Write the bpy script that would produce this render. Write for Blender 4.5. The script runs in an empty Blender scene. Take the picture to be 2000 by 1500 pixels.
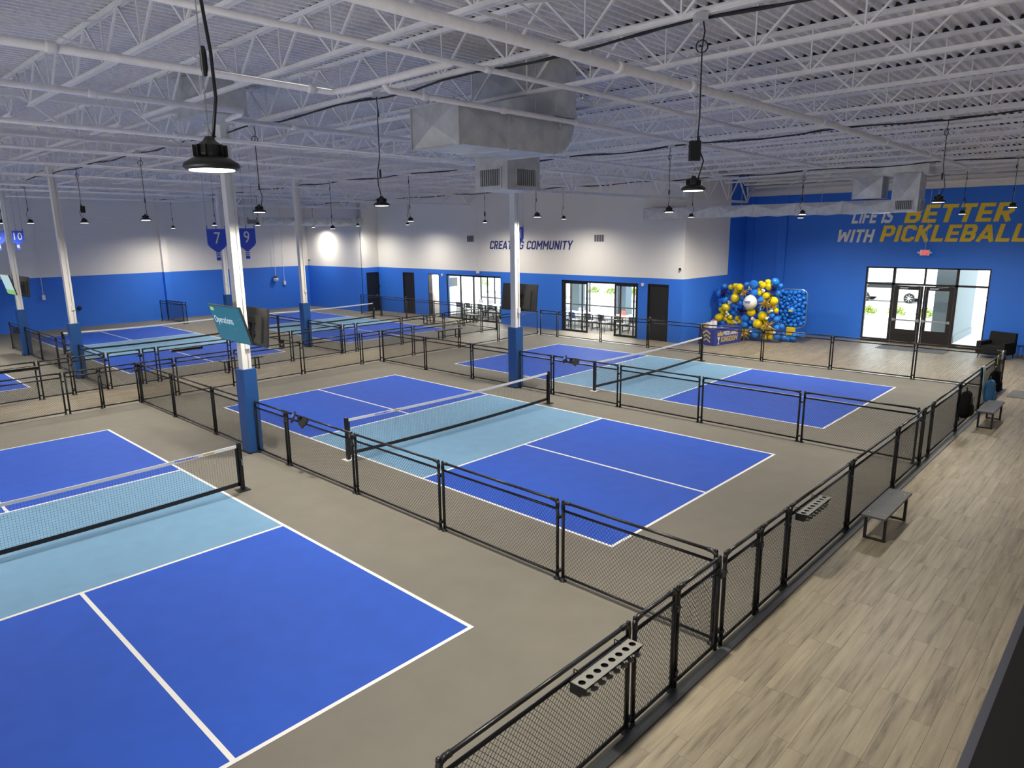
import bpy, bmesh, math, random
from mathutils import Vector, Matrix
random.seed(7)
PI = math.pi
sc = bpy.context.scene
COL = sc.collection

# ------------------------------------------------------------------ camera, world, exposure
R_RIGHT = Vector((0.7280324, 0.6854476, -0.0114165))
R_DOWN = Vector((0.1382232, -0.1630810, -0.9768823))
R_FWD = Vector((-0.6714634, 0.7096240, -0.2134730))
CAM = Vector((12.3961, -11.2623, 4.7582))
cam_d = bpy.data.cameras.new('camera'); cam = bpy.data.objects.new('camera', cam_d); COL.objects.link(cam)
cam_d.sensor_width = 36.0; cam_d.lens = 36.0 * 1351.0 / 2000.0; cam_d.clip_start = 0.05; cam_d.clip_end = 400
m3 = Matrix((R_RIGHT, -R_DOWN, -R_FWD)).transposed()
cam.matrix_world = Matrix.Translation(CAM) @ m3.to_4x4()
sc.camera = cam
sc.view_settings.view_transform = 'Standard'; sc.view_settings.look = 'None'
sc.view_settings.gamma = 1.0; sc.view_settings.use_curve_mapping = False
sc.view_settings.exposure = 0.0
world = bpy.data.worlds.new('world'); sc.world = world; world.use_nodes = True
bg = world.node_tree.nodes['Background']; bg.inputs[0].default_value = (0.86, 0.93, 1.0, 1); bg.inputs[1].default_value = 5.0
sun_d = bpy.data.lights.new('sun', 'SUN'); sun = bpy.data.objects.new('sun', sun_d); COL.objects.link(sun)
sun_d.energy = 5.0; sun_d.angle = 0.01; sun_d.color = (1, .96, .9)
sun.rotation_euler = (math.radians(38), 0, math.radians(-25)); sun.location = (0, 40, 30)
# area lights added out of view behind the camera to brighten the ceiling
for (dx, dw) in ((-20, 14), (-2, 14), (11, 7)):
    dl_d = bpy.data.lights.new('added_fill', 'AREA'); dl = bpy.data.objects.new('added_fill', dl_d); COL.objects.link(dl)
    dl_d.shape = 'RECTANGLE'; dl_d.size = dw; dl_d.size_y = 3.2; dl_d.energy = (12 if dx < 5 else 44) * dw; dl_d.color = (1.0, .97, .93); dl_d.spread = math.radians(125)
    dl.location = (dx, -15.0, 2.6); dl.rotation_euler = (math.radians(122), 0, 0)
LAMP_W = 900.0
LAMP_COL = (1.0, 0.93, 0.81)
try:
    sc.cycles.max_bounces = 8; sc.cycles.diffuse_bounces = 5; sc.cycles.glossy_bounces = 3
    sc.cycles.transparent_max_bounces = 16; sc.cycles.use_denoising = True
    sc.cycles.sample_clamp_indirect = 8.0; sc.cycles.caustics_reflective = False; sc.cycles.caustics_refractive = False
except Exception:
    pass

# ------------------------------------------------------------------ materials
def mat(name, col, rough=0.6, metal=0.0, noise=None, bump=None, spec=0.5, emit=None):
    m = bpy.data.materials.new(name); m.use_nodes = True
    nt = m.node_tree; b = nt.nodes['Principled BSDF']
    b.inputs['Base Color'].default_value = (*col, 1); b.inputs['Roughness'].default_value = rough
    b.inputs['Metallic'].default_value = metal; b.inputs['Specular IOR Level'].default_value = spec
    if emit:
        b.inputs['Emission Color'].default_value = (*emit[0], 1); b.inputs['Emission Strength'].default_value = emit[1]
    tc = None
    if noise or bump:
        tc = nt.nodes.new('ShaderNodeTexCoord')
    if noise:                                    # (scale, amount): slight tone variation
        n = nt.nodes.new('ShaderNodeTexNoise'); n.inputs['Scale'].default_value = noise[0]; n.inputs['Detail'].default_value = 5
        nt.links.new(tc.outputs['Object'], n.inputs['Vector'])
        r = nt.nodes.new('ShaderNodeMapRange'); r.inputs[1].default_value = 0.3; r.inputs[2].default_value = 0.7
        r.inputs[3].default_value = 1 - noise[1]; r.inputs[4].default_value = 1 + noise[1]
        nt.links.new(n.outputs[0], r.inputs[0])
        mx = nt.nodes.new('ShaderNodeMix'); mx.data_type = 'RGBA'; mx.blend_type = 'MULTIPLY'; mx.inputs[0].default_value = 1
        mx.inputs[6].default_value = (*col, 1); nt.links.new(r.outputs[0], mx.inputs[7])
        nt.links.new(mx.outputs[2], b.inputs['Base Color'])
    if bump:                                     # (scale, strength)
        n2 = nt.nodes.new('ShaderNodeTexNoise'); n2.inputs['Scale'].default_value = bump[0]; n2.inputs['Detail'].default_value = 4
        nt.links.new(tc.outputs['Object'], n2.inputs['Vector'])
        bp = nt.nodes.new('ShaderNodeBump'); bp.inputs['Strength'].default_value = bump[1]; bp.inputs['Distance'].default_value = 0.02
        nt.links.new(n2.outputs[0], bp.inputs['Height']); nt.links.new(bp.outputs[0], b.inputs['Normal'])
    return m

def s2l(r, g, b):
    f = lambda c: (c / 255 / 12.92) if c / 255 <= 0.04045 else ((c / 255 + .055) / 1.055) ** 2.4
    return (f(r), f(g), f(b))

M = {}
M['white_wall'] = mat('white_wall', (.82, .80, .76), .75, noise=(.6, .02))
M['blue_wall'] = mat('blue_wall', (.028, .185, .80), .55, noise=(.6, .03))
M['deck'] = mat('sprayed_white_deck', (.80, .79, .81), .85, noise=(14, .10), bump=(60, .5))
M['steel_white'] = mat('white_painted_steel', (.84, .83, .84), .6, noise=(8, .06))
M['column_white'] = mat('column_white', (.84, .82, .78), .5)
M['pad_blue'] = mat('blue_vinyl_pad', (.018, .085, .28), .4)
M['court_blue'] = mat('court_blue', (.024, .092, .50), .66, noise=(3, .05), bump=(300, .08), spec=.2)
M['kitchen_blue'] = mat('kitchen_light_blue', (.165, .32, .48), .66, noise=(3, .04), bump=(300, .08), spec=.2)
M['court_gray'] = mat('court_gray', (.185, .172, .142), .64, noise=(2, .05), bump=(300, .08), spec=.25)
M['line_white'] = mat('line_white', (.80, .79, .76), .6)
M['black_metal'] = mat('black_powder_coat', (.008, .008, .010), .35)
M['black_wire'] = mat('black_vinyl_wire', (.012, .012, .013), .5)
M['net_black'] = mat('net_black', (.01, .012, .016), .7)
M['net_band'] = mat('net_band_black', (.012, .012, .015), .6)
M['tape_white'] = mat('net_tape_white', (.78, .79, .80), .6)
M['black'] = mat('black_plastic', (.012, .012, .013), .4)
M['screen_back'] = mat('tv_back', (.022, .022, .022), .45)
M['galv'] = mat('galvanized_sheet', (.62, .63, .63), .40, .55, noise=(5, .12))
M['galv_dark'] = mat('grille_dark', (.12, .12, .13), .5)
M['door_black'] = mat('black_door', (.012, .012, .013), .45)
M['frame_black'] = mat('black_aluminium', (.014, .012, .012), .4)
M['frame_bronze'] = mat('dark_bronze_aluminium', (.018, .014, .013), .4)
M['chrome'] = mat('brushed_metal', (.6, .6, .6), .3, 1)
M['lamp_black'] = mat('lamp_black', (.012, .012, .012), .45)
M['lens'] = mat('lit_lens', (1, 1, 1), .4, emit=((1, .95, .86), 9.0))
M['exit_red'] = mat('exit_red', (.75, .04, .05), .4, emit=((1, .06, .08), .7))
M['plastic_white'] = mat('white_plastic', (.75, .75, .74), .45)
M['sign_blue'] = mat('sign_blue', (.035, .09, .62), .4)
M['sign_white'] = mat('sign_white', (.80, .80, .78), .5)
M['paint_white'] = mat('wall_lettering_white', (.86, .86, .84), .6)
M['paint_gold'] = mat('wall_lettering_gold', (.92, .66, .05), .6)
M['paint_navy'] = mat('wall_lettering_navy', (.02, .035, .19), .6)
M['bench_top'] = mat('dark_grey_bench_top', (.07, .075, .08), .35, noise=(6, .15))
M['screen_teal'] = mat('lit_teal_screen', (.0, .03, .05), .25, emit=((.008, .12, .20), 1.0))
M['screen_light'] = mat('lit_pale_screen', (.05, .06, .06), .25, emit=((.45, .62, .60), 1.0))
M['screen_green'] = mat('lit_green_screen', (.05, .06, .06), .25, emit=((.25, .50, .10), 1.0))
M['screen_text'] = mat('lit_white_text', (.2, .2, .2), .3, emit=((.55, .62, .66), 1.0))
M['screen_yellow'] = mat('lit_yellow_mark', (.2, .2, .05), .3, emit=((.35, .45, .15), 1.0))
M['balloon_blue'] = mat('blue_balloon', (.02, .19, .68), .15)
M['balloon_yellow'] = mat('yellow_balloon', (.80, .60, .005), .18)
M['balloon_white'] = mat('white_balloon', (.78, .77, .72), .25)
M['balloon_navy'] = mat('navy_foil_balloon', (.02, .03, .22), .12, .7)
M['balloon_gold'] = mat('gold_foil_balloon', (.75, .52, .12), .18, .9)
M['cloth_blue'] = mat('blue_table_cloth', (.030, .050, .30), .75)
M['gold'] = mat('gold_print', (.55, .43, .14), .6)
M['mat_gray'] = mat('grey_doormat', (.11, .115, .125), .9, bump=(200, .3))
M['chair_dark'] = mat('dark_charcoal_upholstery', (.014, .014, .015), .7, spec=.2)
M['table_white'] = mat('white_table_top', (.78, .78, .78), .4)
M['chair_gray'] = mat('grey_plastic_chair', (.20, .20, .21), .5)
M['chair_red'] = mat('red_plastic_chair', (.55, .06, .04), .5)
M['towel'] = mat('pale_blue_towel', (.42, .56, .62), .95, bump=(90, .4))
M['bag_blue'] = mat('blue_bag_fabric', (.03, .13, .30), .8, bump=(60, .4))
M['bag_black'] = mat('black_bag_fabric', (.006, .006, .006), .9, bump=(60, .4), spec=.1)
M['tan'] = mat('tan_cardboard', (.55, .36, .14), .8)
M['red'] = mat('red_ribbon', (.6, .03, .04), .5)
M['yellow_green'] = mat('yellow_green_rubber', (.55, .62, .08), .5)
M['ext_column'] = mat('blue_grey_stucco', (.20, .235, .25), .9, bump=(40, .3))
M['pavement'] = mat('pale_concrete', (.62, .61, .58), .9, noise=(.5, .05))
M['curb'] = mat('grey_kerb', (.35, .35, .34), .9)
M['shrub'] = mat('yellow_green_leaves', (.26, .34, .05), .7)
M['car_dark'] = mat('black_car_paint', (.012, .013, .016), .2)
M['car_white'] = mat('white_car_paint', (.75, .75, .74), .25)
M['car_blue'] = mat('blue_car_paint', (.10, .18, .35), .25)
M['tyre'] = mat('tyre_rubber', (.015, .015, .015), .8)
M['strip'] = mat('grey_metal_strip', (.10, .105, .11), .35, .3)
M['parapet_black'] = mat('black_parapet', (.004, .004, .004), .8)
M['parapet_edge'] = mat('grey_edge_trim', (.10, .105, .13), .5)

def glass():
    m = bpy.data.materials.new('clear_glass'); m.use_nodes = True; nt = m.node_tree
    nt.nodes.remove(nt.nodes['Principled BSDF'])
    t = nt.nodes.new('ShaderNodeBsdfTransparent'); t.inputs[0].default_value = (.93, .96, .96, 1)
    g = nt.nodes.new('ShaderNodeBsdfGlossy'); g.inputs['Roughness'].default_value = .03
    fr = nt.nodes.new('ShaderNodeFresnel'); fr.inputs[0].default_value = 1.35
    mx = nt.nodes.new('ShaderNodeMixShader'); geo = nt.nodes.new('ShaderNodeNewGeometry'); inv = nt.nodes.new('ShaderNodeMath'); inv.operation = 'SUBTRACT'; inv.inputs[0].default_value = 1
    nt.links.new(geo.outputs['Backfacing'], inv.inputs[1]); mu = nt.nodes.new('ShaderNodeMath'); mu.operation = 'MULTIPLY'
    nt.links.new(fr.outputs[0], mu.inputs[0]); nt.links.new(inv.outputs[0], mu.inputs[1]); nt.links.new(mu.outputs[0], mx.inputs[0])
    nt.links.new(t.outputs[0], mx.inputs[1]); nt.links.new(g.outputs[0], mx.inputs[2])
    nt.links.new(mx.outputs[0], nt.nodes['Material Output'].inputs[0])
    return m
M['glass'] = glass()

def two_tone(name, zsplit, block=False):
    """Painted wall: blue up to a paint line at zsplit, warm white above; optional block joints as relief."""
    m = bpy.data.materials.new(name); m.use_nodes = True; nt = m.node_tree; b = nt.nodes['Principled BSDF']
    b.inputs['Roughness'].default_value = .62
    geo = nt.nodes.new('ShaderNodeNewGeometry'); sep = nt.nodes.new('ShaderNodeSeparateXYZ')
    nt.links.new(geo.outputs['Position'], sep.inputs[0])
    gt = nt.nodes.new('ShaderNodeMath'); gt.operation = 'GREATER_THAN'; gt.inputs[1].default_value = zsplit
    nt.links.new(sep.outputs['Z'], gt.inputs[0])
    mx = nt.nodes.new('ShaderNodeMix'); mx.data_type = 'RGBA'
    mx.inputs[6].default_value = (.028, .175, .74, 1); mx.inputs[7].default_value = (.82, .80, .76, 1)
    nt.links.new(gt.outputs[0], mx.inputs[0])
    nt.links.new(mx.outputs[2], b.inputs['Base Color'])
    if block:
        cmb = nt.nodes.new('ShaderNodeCombineXYZ'); nt.links.new(sep.outputs['Y'], cmb.inputs[0]); nt.links.new(sep.outputs['Z'], cmb.inputs[1])
        br = nt.nodes.new('ShaderNodeTexBrick'); br.inputs['Scale'].default_value = 1.0
        br.inputs['Brick Width'].default_value = .4; br.inputs['Row Height'].default_value = .2
        br.inputs['Mortar Size'].default_value = .008; br.inputs['Color1'].default_value = (1, 1, 1, 1); br.inputs['Color2'].default_value = (.9, .9, .9, 1)
        br.inputs['Mortar'].default_value = (0, 0, 0, 1)
        nt.links.new(cmb.outputs[0], br.inputs['Vector'])
        bp = nt.nodes.new('ShaderNodeBump'); bp.inputs['Strength'].default_value = .5; bp.inputs['Distance'].default_value = .01
        nt.links.new(br.outputs[0], bp.inputs['Height']); nt.links.new(bp.outputs[0], b.inputs['Normal'])
    return m
M['wall_two'] = two_tone('two_tone_wall_paint', 2.75)
M['wall_block'] = two_tone('two_tone_block_wall', 2.75, True)

def wood():
    m = bpy.data.materials.new('grey_oak_plank'); m.use_nodes = True; nt = m.node_tree; b = nt.nodes['Principled BSDF']
    b.inputs['Roughness'].default_value = .44; b.inputs['Specular IOR Level'].default_value = .35
    oi = nt.nodes.new('ShaderNodeObjectInfo'); geo = nt.nodes.new('ShaderNodeNewGeometry')
    add = nt.nodes.new('ShaderNodeMath'); add.operation = 'ADD'
    nt.links.new(oi.outputs['Random'], add.inputs[0]); nt.links.new(geo.outputs['Random Per Island'], add.inputs[1])
    fr = nt.nodes.new('ShaderNodeMath'); fr.operation = 'FRACT'; nt.links.new(add.outputs[0], fr.inputs[0])
    mp = nt.nodes.new('ShaderNodeVectorMath'); mp.operation = 'MULTIPLY'; mp.inputs[1].default_value = (11.0, .75, 1)
    nt.links.new(geo.outputs['Position'], mp.inputs[0])
    off = nt.nodes.new('ShaderNodeCombineXYZ'); sc10 = nt.nodes.new('ShaderNodeMath'); sc10.operation = 'MULTIPLY'; sc10.inputs[1].default_value = 60
    nt.links.new(fr.outputs[0], sc10.inputs[0]); nt.links.new(sc10.outputs[0], off.inputs[2])
    va = nt.nodes.new('ShaderNodeVectorMath'); va.operation = 'ADD'; nt.links.new(mp.outputs[0], va.inputs[0]); nt.links.new(off.outputs[0], va.inputs[1])
    n = nt.nodes.new('ShaderNodeTexNoise'); n.inputs['Scale'].default_value = 1.3; n.inputs['Detail'].default_value = 6; n.inputs['Roughness'].default_value = .62
    nt.links.new(va.outputs[0], n.inputs['Vector'])
    ramp = nt.nodes.new('ShaderNodeValToRGB'); e = ramp.color_ramp.elements
    e[0].position = .28; e[0].color = (.115, .095, .066, 1); e[1].position = .66; e[1].color = (.305, .262, .185, 1)
    k = ramp.color_ramp.elements.new(.45); k.color = (.235, .200, .142, 1)
    nt.links.new(n.outputs[0], ramp.inputs[0])
    r = nt.nodes.new('ShaderNodeMapRange'); r.inputs[3].default_value = .90; r.inputs[4].default_value = 1.10
    nt.links.new(fr.outputs[0], r.inputs[0])
    mx = nt.nodes.new('ShaderNodeMix'); mx.data_type = 'RGBA'; mx.blend_type = 'MULTIPLY'; mx.inputs[0].default_value = 1
    nt.links.new(ramp.outputs[0], mx.inputs[6]); nt.links.new(r.outputs[0], mx.inputs[7])
    nt.links.new(mx.outputs[2], b.inputs['Base Color'])
    return m
M['wood'] = wood()

# ------------------------------------------------------------------ mesh helpers
class MB:
    def __init__(s): s.v = []; s.f = []
    def quadbox(s, c8):
        n = len(s.v); s.v += [tuple(p) for p in c8]
        s.f += [tuple(n + i for i in q) for q in ((0, 3, 2, 1), (4, 5, 6, 7), (0, 1, 5, 4), (1, 2, 6, 5), (2, 3, 7, 6), (3, 0, 4, 7))]
        return s
    def box(s, x0, x1, y0, y1, z0, z1):
        return s.quadbox([(x0, y0, z0), (x1, y0, z0), (x1, y1, z0), (x0, y1, z0), (x0, y0, z1), (x1, y0, z1), (x1, y1, z1), (x0, y1, z1)])
    def bar(s, a, b, w, h=None, up=(0, 0, 1)):
        """rectangular bar from a to b, w wide (sideways), h high (along up)"""
        h = h or w; a = Vector(a); b = Vector(b); d = (b - a).normalized(); u = Vector(up)
        if abs(d.dot(u)) > .98: u = Vector((1, 0, 0))
        r = d.cross(u).normalized() * (w / 2); t = r.cross(d).normalized() * (h / 2)
        return s.quadbox([a - r - t, a + r - t, b + r - t, b - r - t, a - r + t, a + r + t, b + r + t, b - r + t])
    def tube(s, pts, r, n=8, cap=True, closed=False):
        pts = [Vector(p) for p in pts]; N = len(pts); base = len(s.v); prev = None
        rs = r if isinstance(r, (list, tuple)) else [r] * N
        for i, p in enumerate(pts):
            if closed: d = pts[(i + 1) % N] - pts[i - 1]
            else: d = (pts[min(i + 1, N - 1)] - pts[max(i - 1, 0)])
            d.normalize()
            if prev is None:
                u = Vector((0, 0, 1)) if abs(d.z) < .9 else Vector((1, 0, 0))
                e1 = d.cross(u).normalized()
            else:
                e1 = (prev - d * prev.dot(d)).normalized()
            prev = e1; e2 = d.cross(e1)
            for k in range(n):
                a = 2 * PI * k / n
                s.v.append(tuple(p + (e1 * math.cos(a) + e2 * math.sin(a)) * rs[i]))
        segs = N if closed else N - 1
        for i in range(segs):
            j = (i + 1) % N
            for k in range(n):
                l = (k + 1) % n
                s.f.append((base + i * n + k, base + i * n + l, base + j * n + l, base + j * n + k))
        if cap and not closed:
            s.f.append(tuple(base + k for k in range(n))[::-1]); s.f.append(tuple(base + (N - 1) * n + k for k in range(n)))
        return s
    def lathe(s, prof, n=16, c=(0, 0, 0), mtx=None):
        """prof: list of (r, z) bottom to top around local z"""
        base = len(s.v); c = Vector(c)
        for r, z in prof:
            for k in range(n):
                a = 2 * PI * k / n; p = Vector((r * math.cos(a), r * math.sin(a), z))
                if mtx: p = mtx @ p
                s.v.append(tuple(c + p))
        m = len(prof)
        for i in range(m - 1):
            for k in range(n):
                l = (k + 1) % n
                s.f.append((base + i * n + k, base + i * n + l, base + (i + 1) * n + l, base + (i + 1) * n + k))
        s.f.append(tuple(base + k for k in range(n))[::-1]); s.f.append(tuple(base + (m - 1) * n + k for k in range(n)))
        return s
    def prism(s, pts, o, ex, ey, depth):
        """polygon pts (2D) placed at o with axes ex, ey; extruded by vector depth"""
        o = Vector(o); ex = Vector(ex); ey = Vector(ey); dp = Vector(depth); n = len(pts); b = len(s.v)
        for q in (0, 1):
            for x, y in pts: s.v.append(tuple(o + ex * x + ey * y + dp * q))
        s.f.append(tuple(b + i for i in range(n))); s.f.append(tuple(b + n + i for i in range(n))[::-1])
        for i in range(n):
            j = (i + 1) % n; s.f.append((b + i, b + n + i, b + n + j, b + j))
        return s
    def mesh(s, name, material, smooth=False, fix=True):
        me = bpy.data.meshes.new(name); me.from_pydata(s.v, [], s.f)
        if fix:
            bm = bmesh.new(); bm.from_mesh(me); bmesh.ops.recalc_face_normals(bm, faces=bm.faces); bm.to_mesh(me); bm.free()
        if smooth:
            for p in me.polygons: p.use_smooth = True
        if material: me.materials.append(material)
        me.update(); return me

def put(name, me, parent=None, loc=(0, 0, 0), rotz=0, label=None):
    o = bpy.data.objects.new(name, me); COL.objects.link(o)
    o.location = loc; o.rotation_euler = (0, 0, rotz)
    if parent: o.parent = parent
    if label: o['label'] = label
    return o
def part(name, mb, material, parent, smooth=False, label=None, loc=(0, 0, 0), rotz=0):
    return put(name, mb.mesh(name, M[material] if isinstance(material, str) else material, smooth), parent, loc, rotz, label)
def tag(o, label, cat, group=None):
    o['label'] = label; o['category'] = cat
    if group: o['group'] = group
    return o
def thing(name, label, cat, loc=(0, 0, 0), rotz=0, group=None):
    o = bpy.data.objects.new(name, None); COL.objects.link(o); o.empty_display_size = .2
    o.location = loc; o.rotation_euler = (0, 0, rotz); return tag(o, label, cat, group)
def struct(name, mb=None, material=None, loc=(0, 0, 0), smooth=False):
    if mb is None:
        o = bpy.data.objects.new(name, None); COL.objects.link(o); o.location = loc
    else:
        o = part(name, mb, material, None, smooth, loc=loc)
    o['kind'] = 'structure'; return o
def dup(root, loc, rotz, label, group=None):
    r = root.copy(); COL.objects.link(r); r.location = loc; r.rotation_euler = (0, 0, rotz); r['label'] = label
    if group: r['group'] = group
    for ch in list(root.children):
        c = ch.copy(); COL.objects.link(c); c.parent = r
        for g in list(ch.children):
            d = g.copy(); COL.objects.link(d); d.parent = c
    return r
ORD = ['first', 'second', 'third', 'fourth', 'fifth', 'sixth', 'seventh', 'eighth', 'ninth', 'tenth', 'eleventh', 'twelfth',
       'thirteenth', 'fourteenth', 'fifteenth', 'sixteenth', 'seventeenth', 'eighteenth', 'nineteenth', 'twentieth',
       'twenty-first', 'twenty-second', 'twenty-third', 'twenty-fourth', 'twenty-fifth']

# block lettering: strokes on a grid one unit high
GL = {
 'L': (.58, [[(.1, 1), (.1, .1), (.58, .1)]]), 'I': (.2, [[(.1, 0), (.1, 1)]]),
 'F': (.58, [[(.1, 0), (.1, .9), (.6, .9)], [(.1, .48), (.54, .48)]]),
 'E': (.58, [[(.58, .9), (.1, .9), (.1, .1), (.58, .1)], [(.1, .5), (.53, .5)]]),
 'S': (.62, [[(.6, .78), (.6, .9 - .02), (.5, .9), (.2, .9), (.1, .82), (.1, .62), (.2, .54), (.42, .47), (.52, .4), (.52, .2), (.42, .1), (.1, .1), (.02, .18), (.02, .25)]]),
 'B': (.64, [[(.1, .1), (.44, .1), (.54, .2), (.54, .4), (.44, .5), (.1, .5)], [(.44, .5), (.52, .6), (.52, .8), (.44, .9), (.1, .9)], [(.1, 0), (.1, 1)]]),
 'T': (.62, [[(0, .9), (.62, .9)], [(.31, .9), (.31, 0)]]),
 'R': (.64, [[(.1, 0), (.1, 1)], [(.1, .9), (.44, .9), (.54, .8), (.54, .56), (.44, .46), (.1, .46)], [(.32, .46), (.55, 0)]]),
 'W': (.98, [[(.1, 1), (.22, .04)], [(.22, .06), (.49, .8)], [(.49, .8), (.76, .06)], [(.76, .04), (.88, 1)]]),
 'H': (.66, [[(.1, 0), (.1, 1)], [(.56, 0), (.56, 1)], [(.1, .5), (.56, .5)]]),
 'P': (.64, [[(.1, 0), (.1, 1)], [(.1, .9), (.44, .9), (.54, .8), (.54, .52), (.44, .42), (.1, .42)]]),
 'C': (.62, [[(.56, .7), (.56, .8), (.46, .9), (.2, .9), (.1, .8), (.1, .2), (.2, .1), (.46, .1), (.56, .2), (.56, .3)]]),
 'K': (.64, [[(.1, 0), (.1, 1)], [(.12, .42), (.56, 1)], [(.26, .58), (.58, 0)]]),
 'A': (.72, [[(.06, 0), (.34, .96)], [(.34, .96), (.66, 0)], [(.18, .26), (.56, .26)]]),
 'O': (.66, [[(.2, .1), (.46, .1), (.56, .2), (.56, .8), (.46, .9), (.2, .9), (.1, .8), (.1, .2), (.2, .1)]]),
 'M': (.84, [[(.1, 0), (.1, 1)], [(.1, .95), (.42, .35)], [(.42, .35), (.74, .95)], [(.74, 0), (.74, 1)]]),
 'U': (.66, [[(.1, 1), (.1, .2), (.2, .1), (.46, .1), (.56, .2), (.56, 1)]]),
 'N': (.68, [[(.1, 0), (.1, 1)], [(.1, .95), (.58, .05)], [(.58, 0), (.58, 1)]]),
 'Y': (.68, [[(.06, 1), (.34, .45)], [(.62, 1), (.34, .45)], [(.34, .5), (.34, 0)]]),
 'G': (.64, [[(.56, .7), (.56, .8), (.46, .9), (.2, .9), (.1, .8), (.1, .2), (.2, .1), (.46, .1), (.56, .2), (.56, .46), (.34, .46)]]),
 'D': (.66, [[(.1, .1), (.44, .1), (.56, .22), (.56, .78), (.44, .9), (.1, .9)], [(.1, 0), (.1, 1)]]),
 'X': (.64, [[(.06, 0), (.58, 1)], [(.06, 1), (.58, 0)]]),
}
def stroke_quads(pts, w):
    """offset a polyline by w/2 both sides with mitres; returns quads"""
    P = [Vector(p) for p in pts]; closed = (P[0] - P[-1]).length < 1e-6
    n = len(P); L = []; Rr = []
    for i in range(n):
        if closed and i in (0, n - 1): d0 = (P[0] - P[-2]).normalized(); d1 = (P[1] - P[0]).normalized()
        else:
            d0 = (P[i] - P[i - 1]).normalized() if i > 0 else None; d1 = (P[i + 1] - P[i]).normalized() if i < n - 1 else None
            d0 = d0 or d1; d1 = d1 or d0
        n0 = Vector((-d0.y, d0.x)); n1 = Vector((-d1.y, d1.x)); mm = (n0 + n1).normalized()
        k = w / 2 / max(.35, mm.dot(n0)); L.append(P[i] + mm * k); Rr.append(P[i] - mm * k)
    return [(L[i], Rr[i], Rr[i + 1], L[i + 1]) for i in range(n - 1)]
def lettering(text, name, label, h, o, ex, ey, out, mats, shear=.2, w=.2, sx=1.0, gap=.1, width=None, parent=None):
    """letters as thin raised shapes; ex: unit vector along text, ey: up, out: vector giving thickness. mats: material or list of (upto_index, mat)"""
    ex = Vector(ex); ey = Vector(ey)
    adv = 0
    for ch in text: adv += (.42 if ch == ' ' else GL[ch][0] + gap)
    if width: sx = width / (adv - gap) / h
    root = parent or thing(name, label, 'wall lettering', o)
    oo = Vector(o) if parent else Vector((0, 0, 0))
    x = 0
    for ch in text:
        if ch == ' ': x += .42; continue
        gw, strokes = GL[ch]; mb = MB(); lvl = 0
        for st in strokes:
            for q in stroke_quads(st, w):
                lvl += 1
                pts = [((x + p.x) * h * sx + p.y * h * shear, p.y * h) for p in q]
                mb.prism(pts, oo, ex, ey, Vector(out) * (1 + .02 * lvl))
        part('letter', mb, mats, root)
        x += gw + gap
    return root
def font_mesh(text, size, depth, material, name='digits'):
    cu = bpy.data.curves.new(name, 'FONT'); cu.body = text; cu.size = size; cu.extrude = depth; cu.align_x = 'CENTER'; cu.align_y = 'CENTER'; cu.space_character = 1.12
    ob = bpy.data.objects.new(name, cu); COL.objects.link(ob)
    dg = bpy.context.evaluated_depsgraph_get(); me = bpy.data.meshes.new_from_object(ob.evaluated_get(dg))
    bpy.data.objects.remove(ob); me.materials.clear(); me.materials.append(M[material]); me.name = name
    return me

# ------------------------------------------------------------------ room shell
def drop(y): return -0.0125 * max(0.0, y)          # the roof falls gently towards the entrance wall
Z_DECK = 7.50; Z_JOIST = 6.87
XL, XR, YB, YE = -30.6, 15.2, -15.2, 20.95
# floor slab and floor coverings
fl = struct('floor', MB().box(XL - .3, XR + .3, YB - .3, YE + .2, -.25, 0), 'court_gray')
def wall_boxes(mb, axis, c0, c1, a0, a1, z0, z1, holes):
    """wall slab between c0,c1 (thickness) running a0..a1; holes = list of (h0,h1,hz0,hz1)"""
    xs = sorted({a0, a1, *[h[0] for h in holes], *[h[1] for h in holes]})
    for i in range(len(xs) - 1):
        u0, u1 = xs[i], xs[i + 1]
        cuts = sorted([(h[2], h[3]) for h in holes if h[0] <= u0 + 1e-6 and h[1] >= u1 - 1e-6]); z = z0
        for (q0, q1) in cuts + [(z1, z1)]:
            if q0 > z + 1e-6:
                if axis == 'x': mb.box(u0, u1, c0, c1, z, q0)
                else: mb.box(c0, c1, u0, u1, z, q0)
            z = max(z, q1)
    return mb
WT = 7.75
struct('wall_left', MB().box(XL - .25, XL, YB, 14.25, 0, WT), 'wall_block')
struct('wall_far_left', MB().box(XL, -24.3, 14.05, 14.3, 0, WT), 'wall_two')
struct('wall_far_step', wall_boxes(MB(), 'y', -24.35, -24.1, 14.05, 15.45, 0, WT, [(14.22, 15.14, 0, 2.44)]), 'wall_two')
struct('wall_far', wall_boxes(MB(), 'x', 15.2, 15.45, -24.1, -2.58, 0, WT,
       [(-21.72, -20.62, 0, 2.50), (-19.32, -18.34, 0, 2.48), (-17.72, -13.38, 0, 2.50), (-9.24, -4.82, 0, 2.49), (-4.33, -3.27, 0, 2.50)]), 'wall_two')
ret = MB().box(-2.83, -2.58, 15.45, 19.2, 0, WT)
struct('wall_return', ret, 'wall_two')
struct('wall_return_blue', MB().box(-2.83, -2.575, 19.2, YE, 0, WT), 'blue_wall')
struct('wall_entrance', wall_boxes(MB(), 'x', YE, YE + .25, -2.83, XR, 0, WT, [(2.88, 7.37, 0, 3.18)]), 'blue_wall')
struct('wall_right', MB().box(XR, XR + .25, YB, YE + .25, 0, WT), 'white_wall')
struct('wall_back', MB().box(XL - .25, XR, YB - .25, YB, 0, WT), 'white_wall')
struct('trim_10', wall_boxes(MB(), 'x', YE + .25, YE + .30, -2.83, XR, 0, WT, [(2.80, 7.45, 0, 3.26)]), 'pavement')
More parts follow.
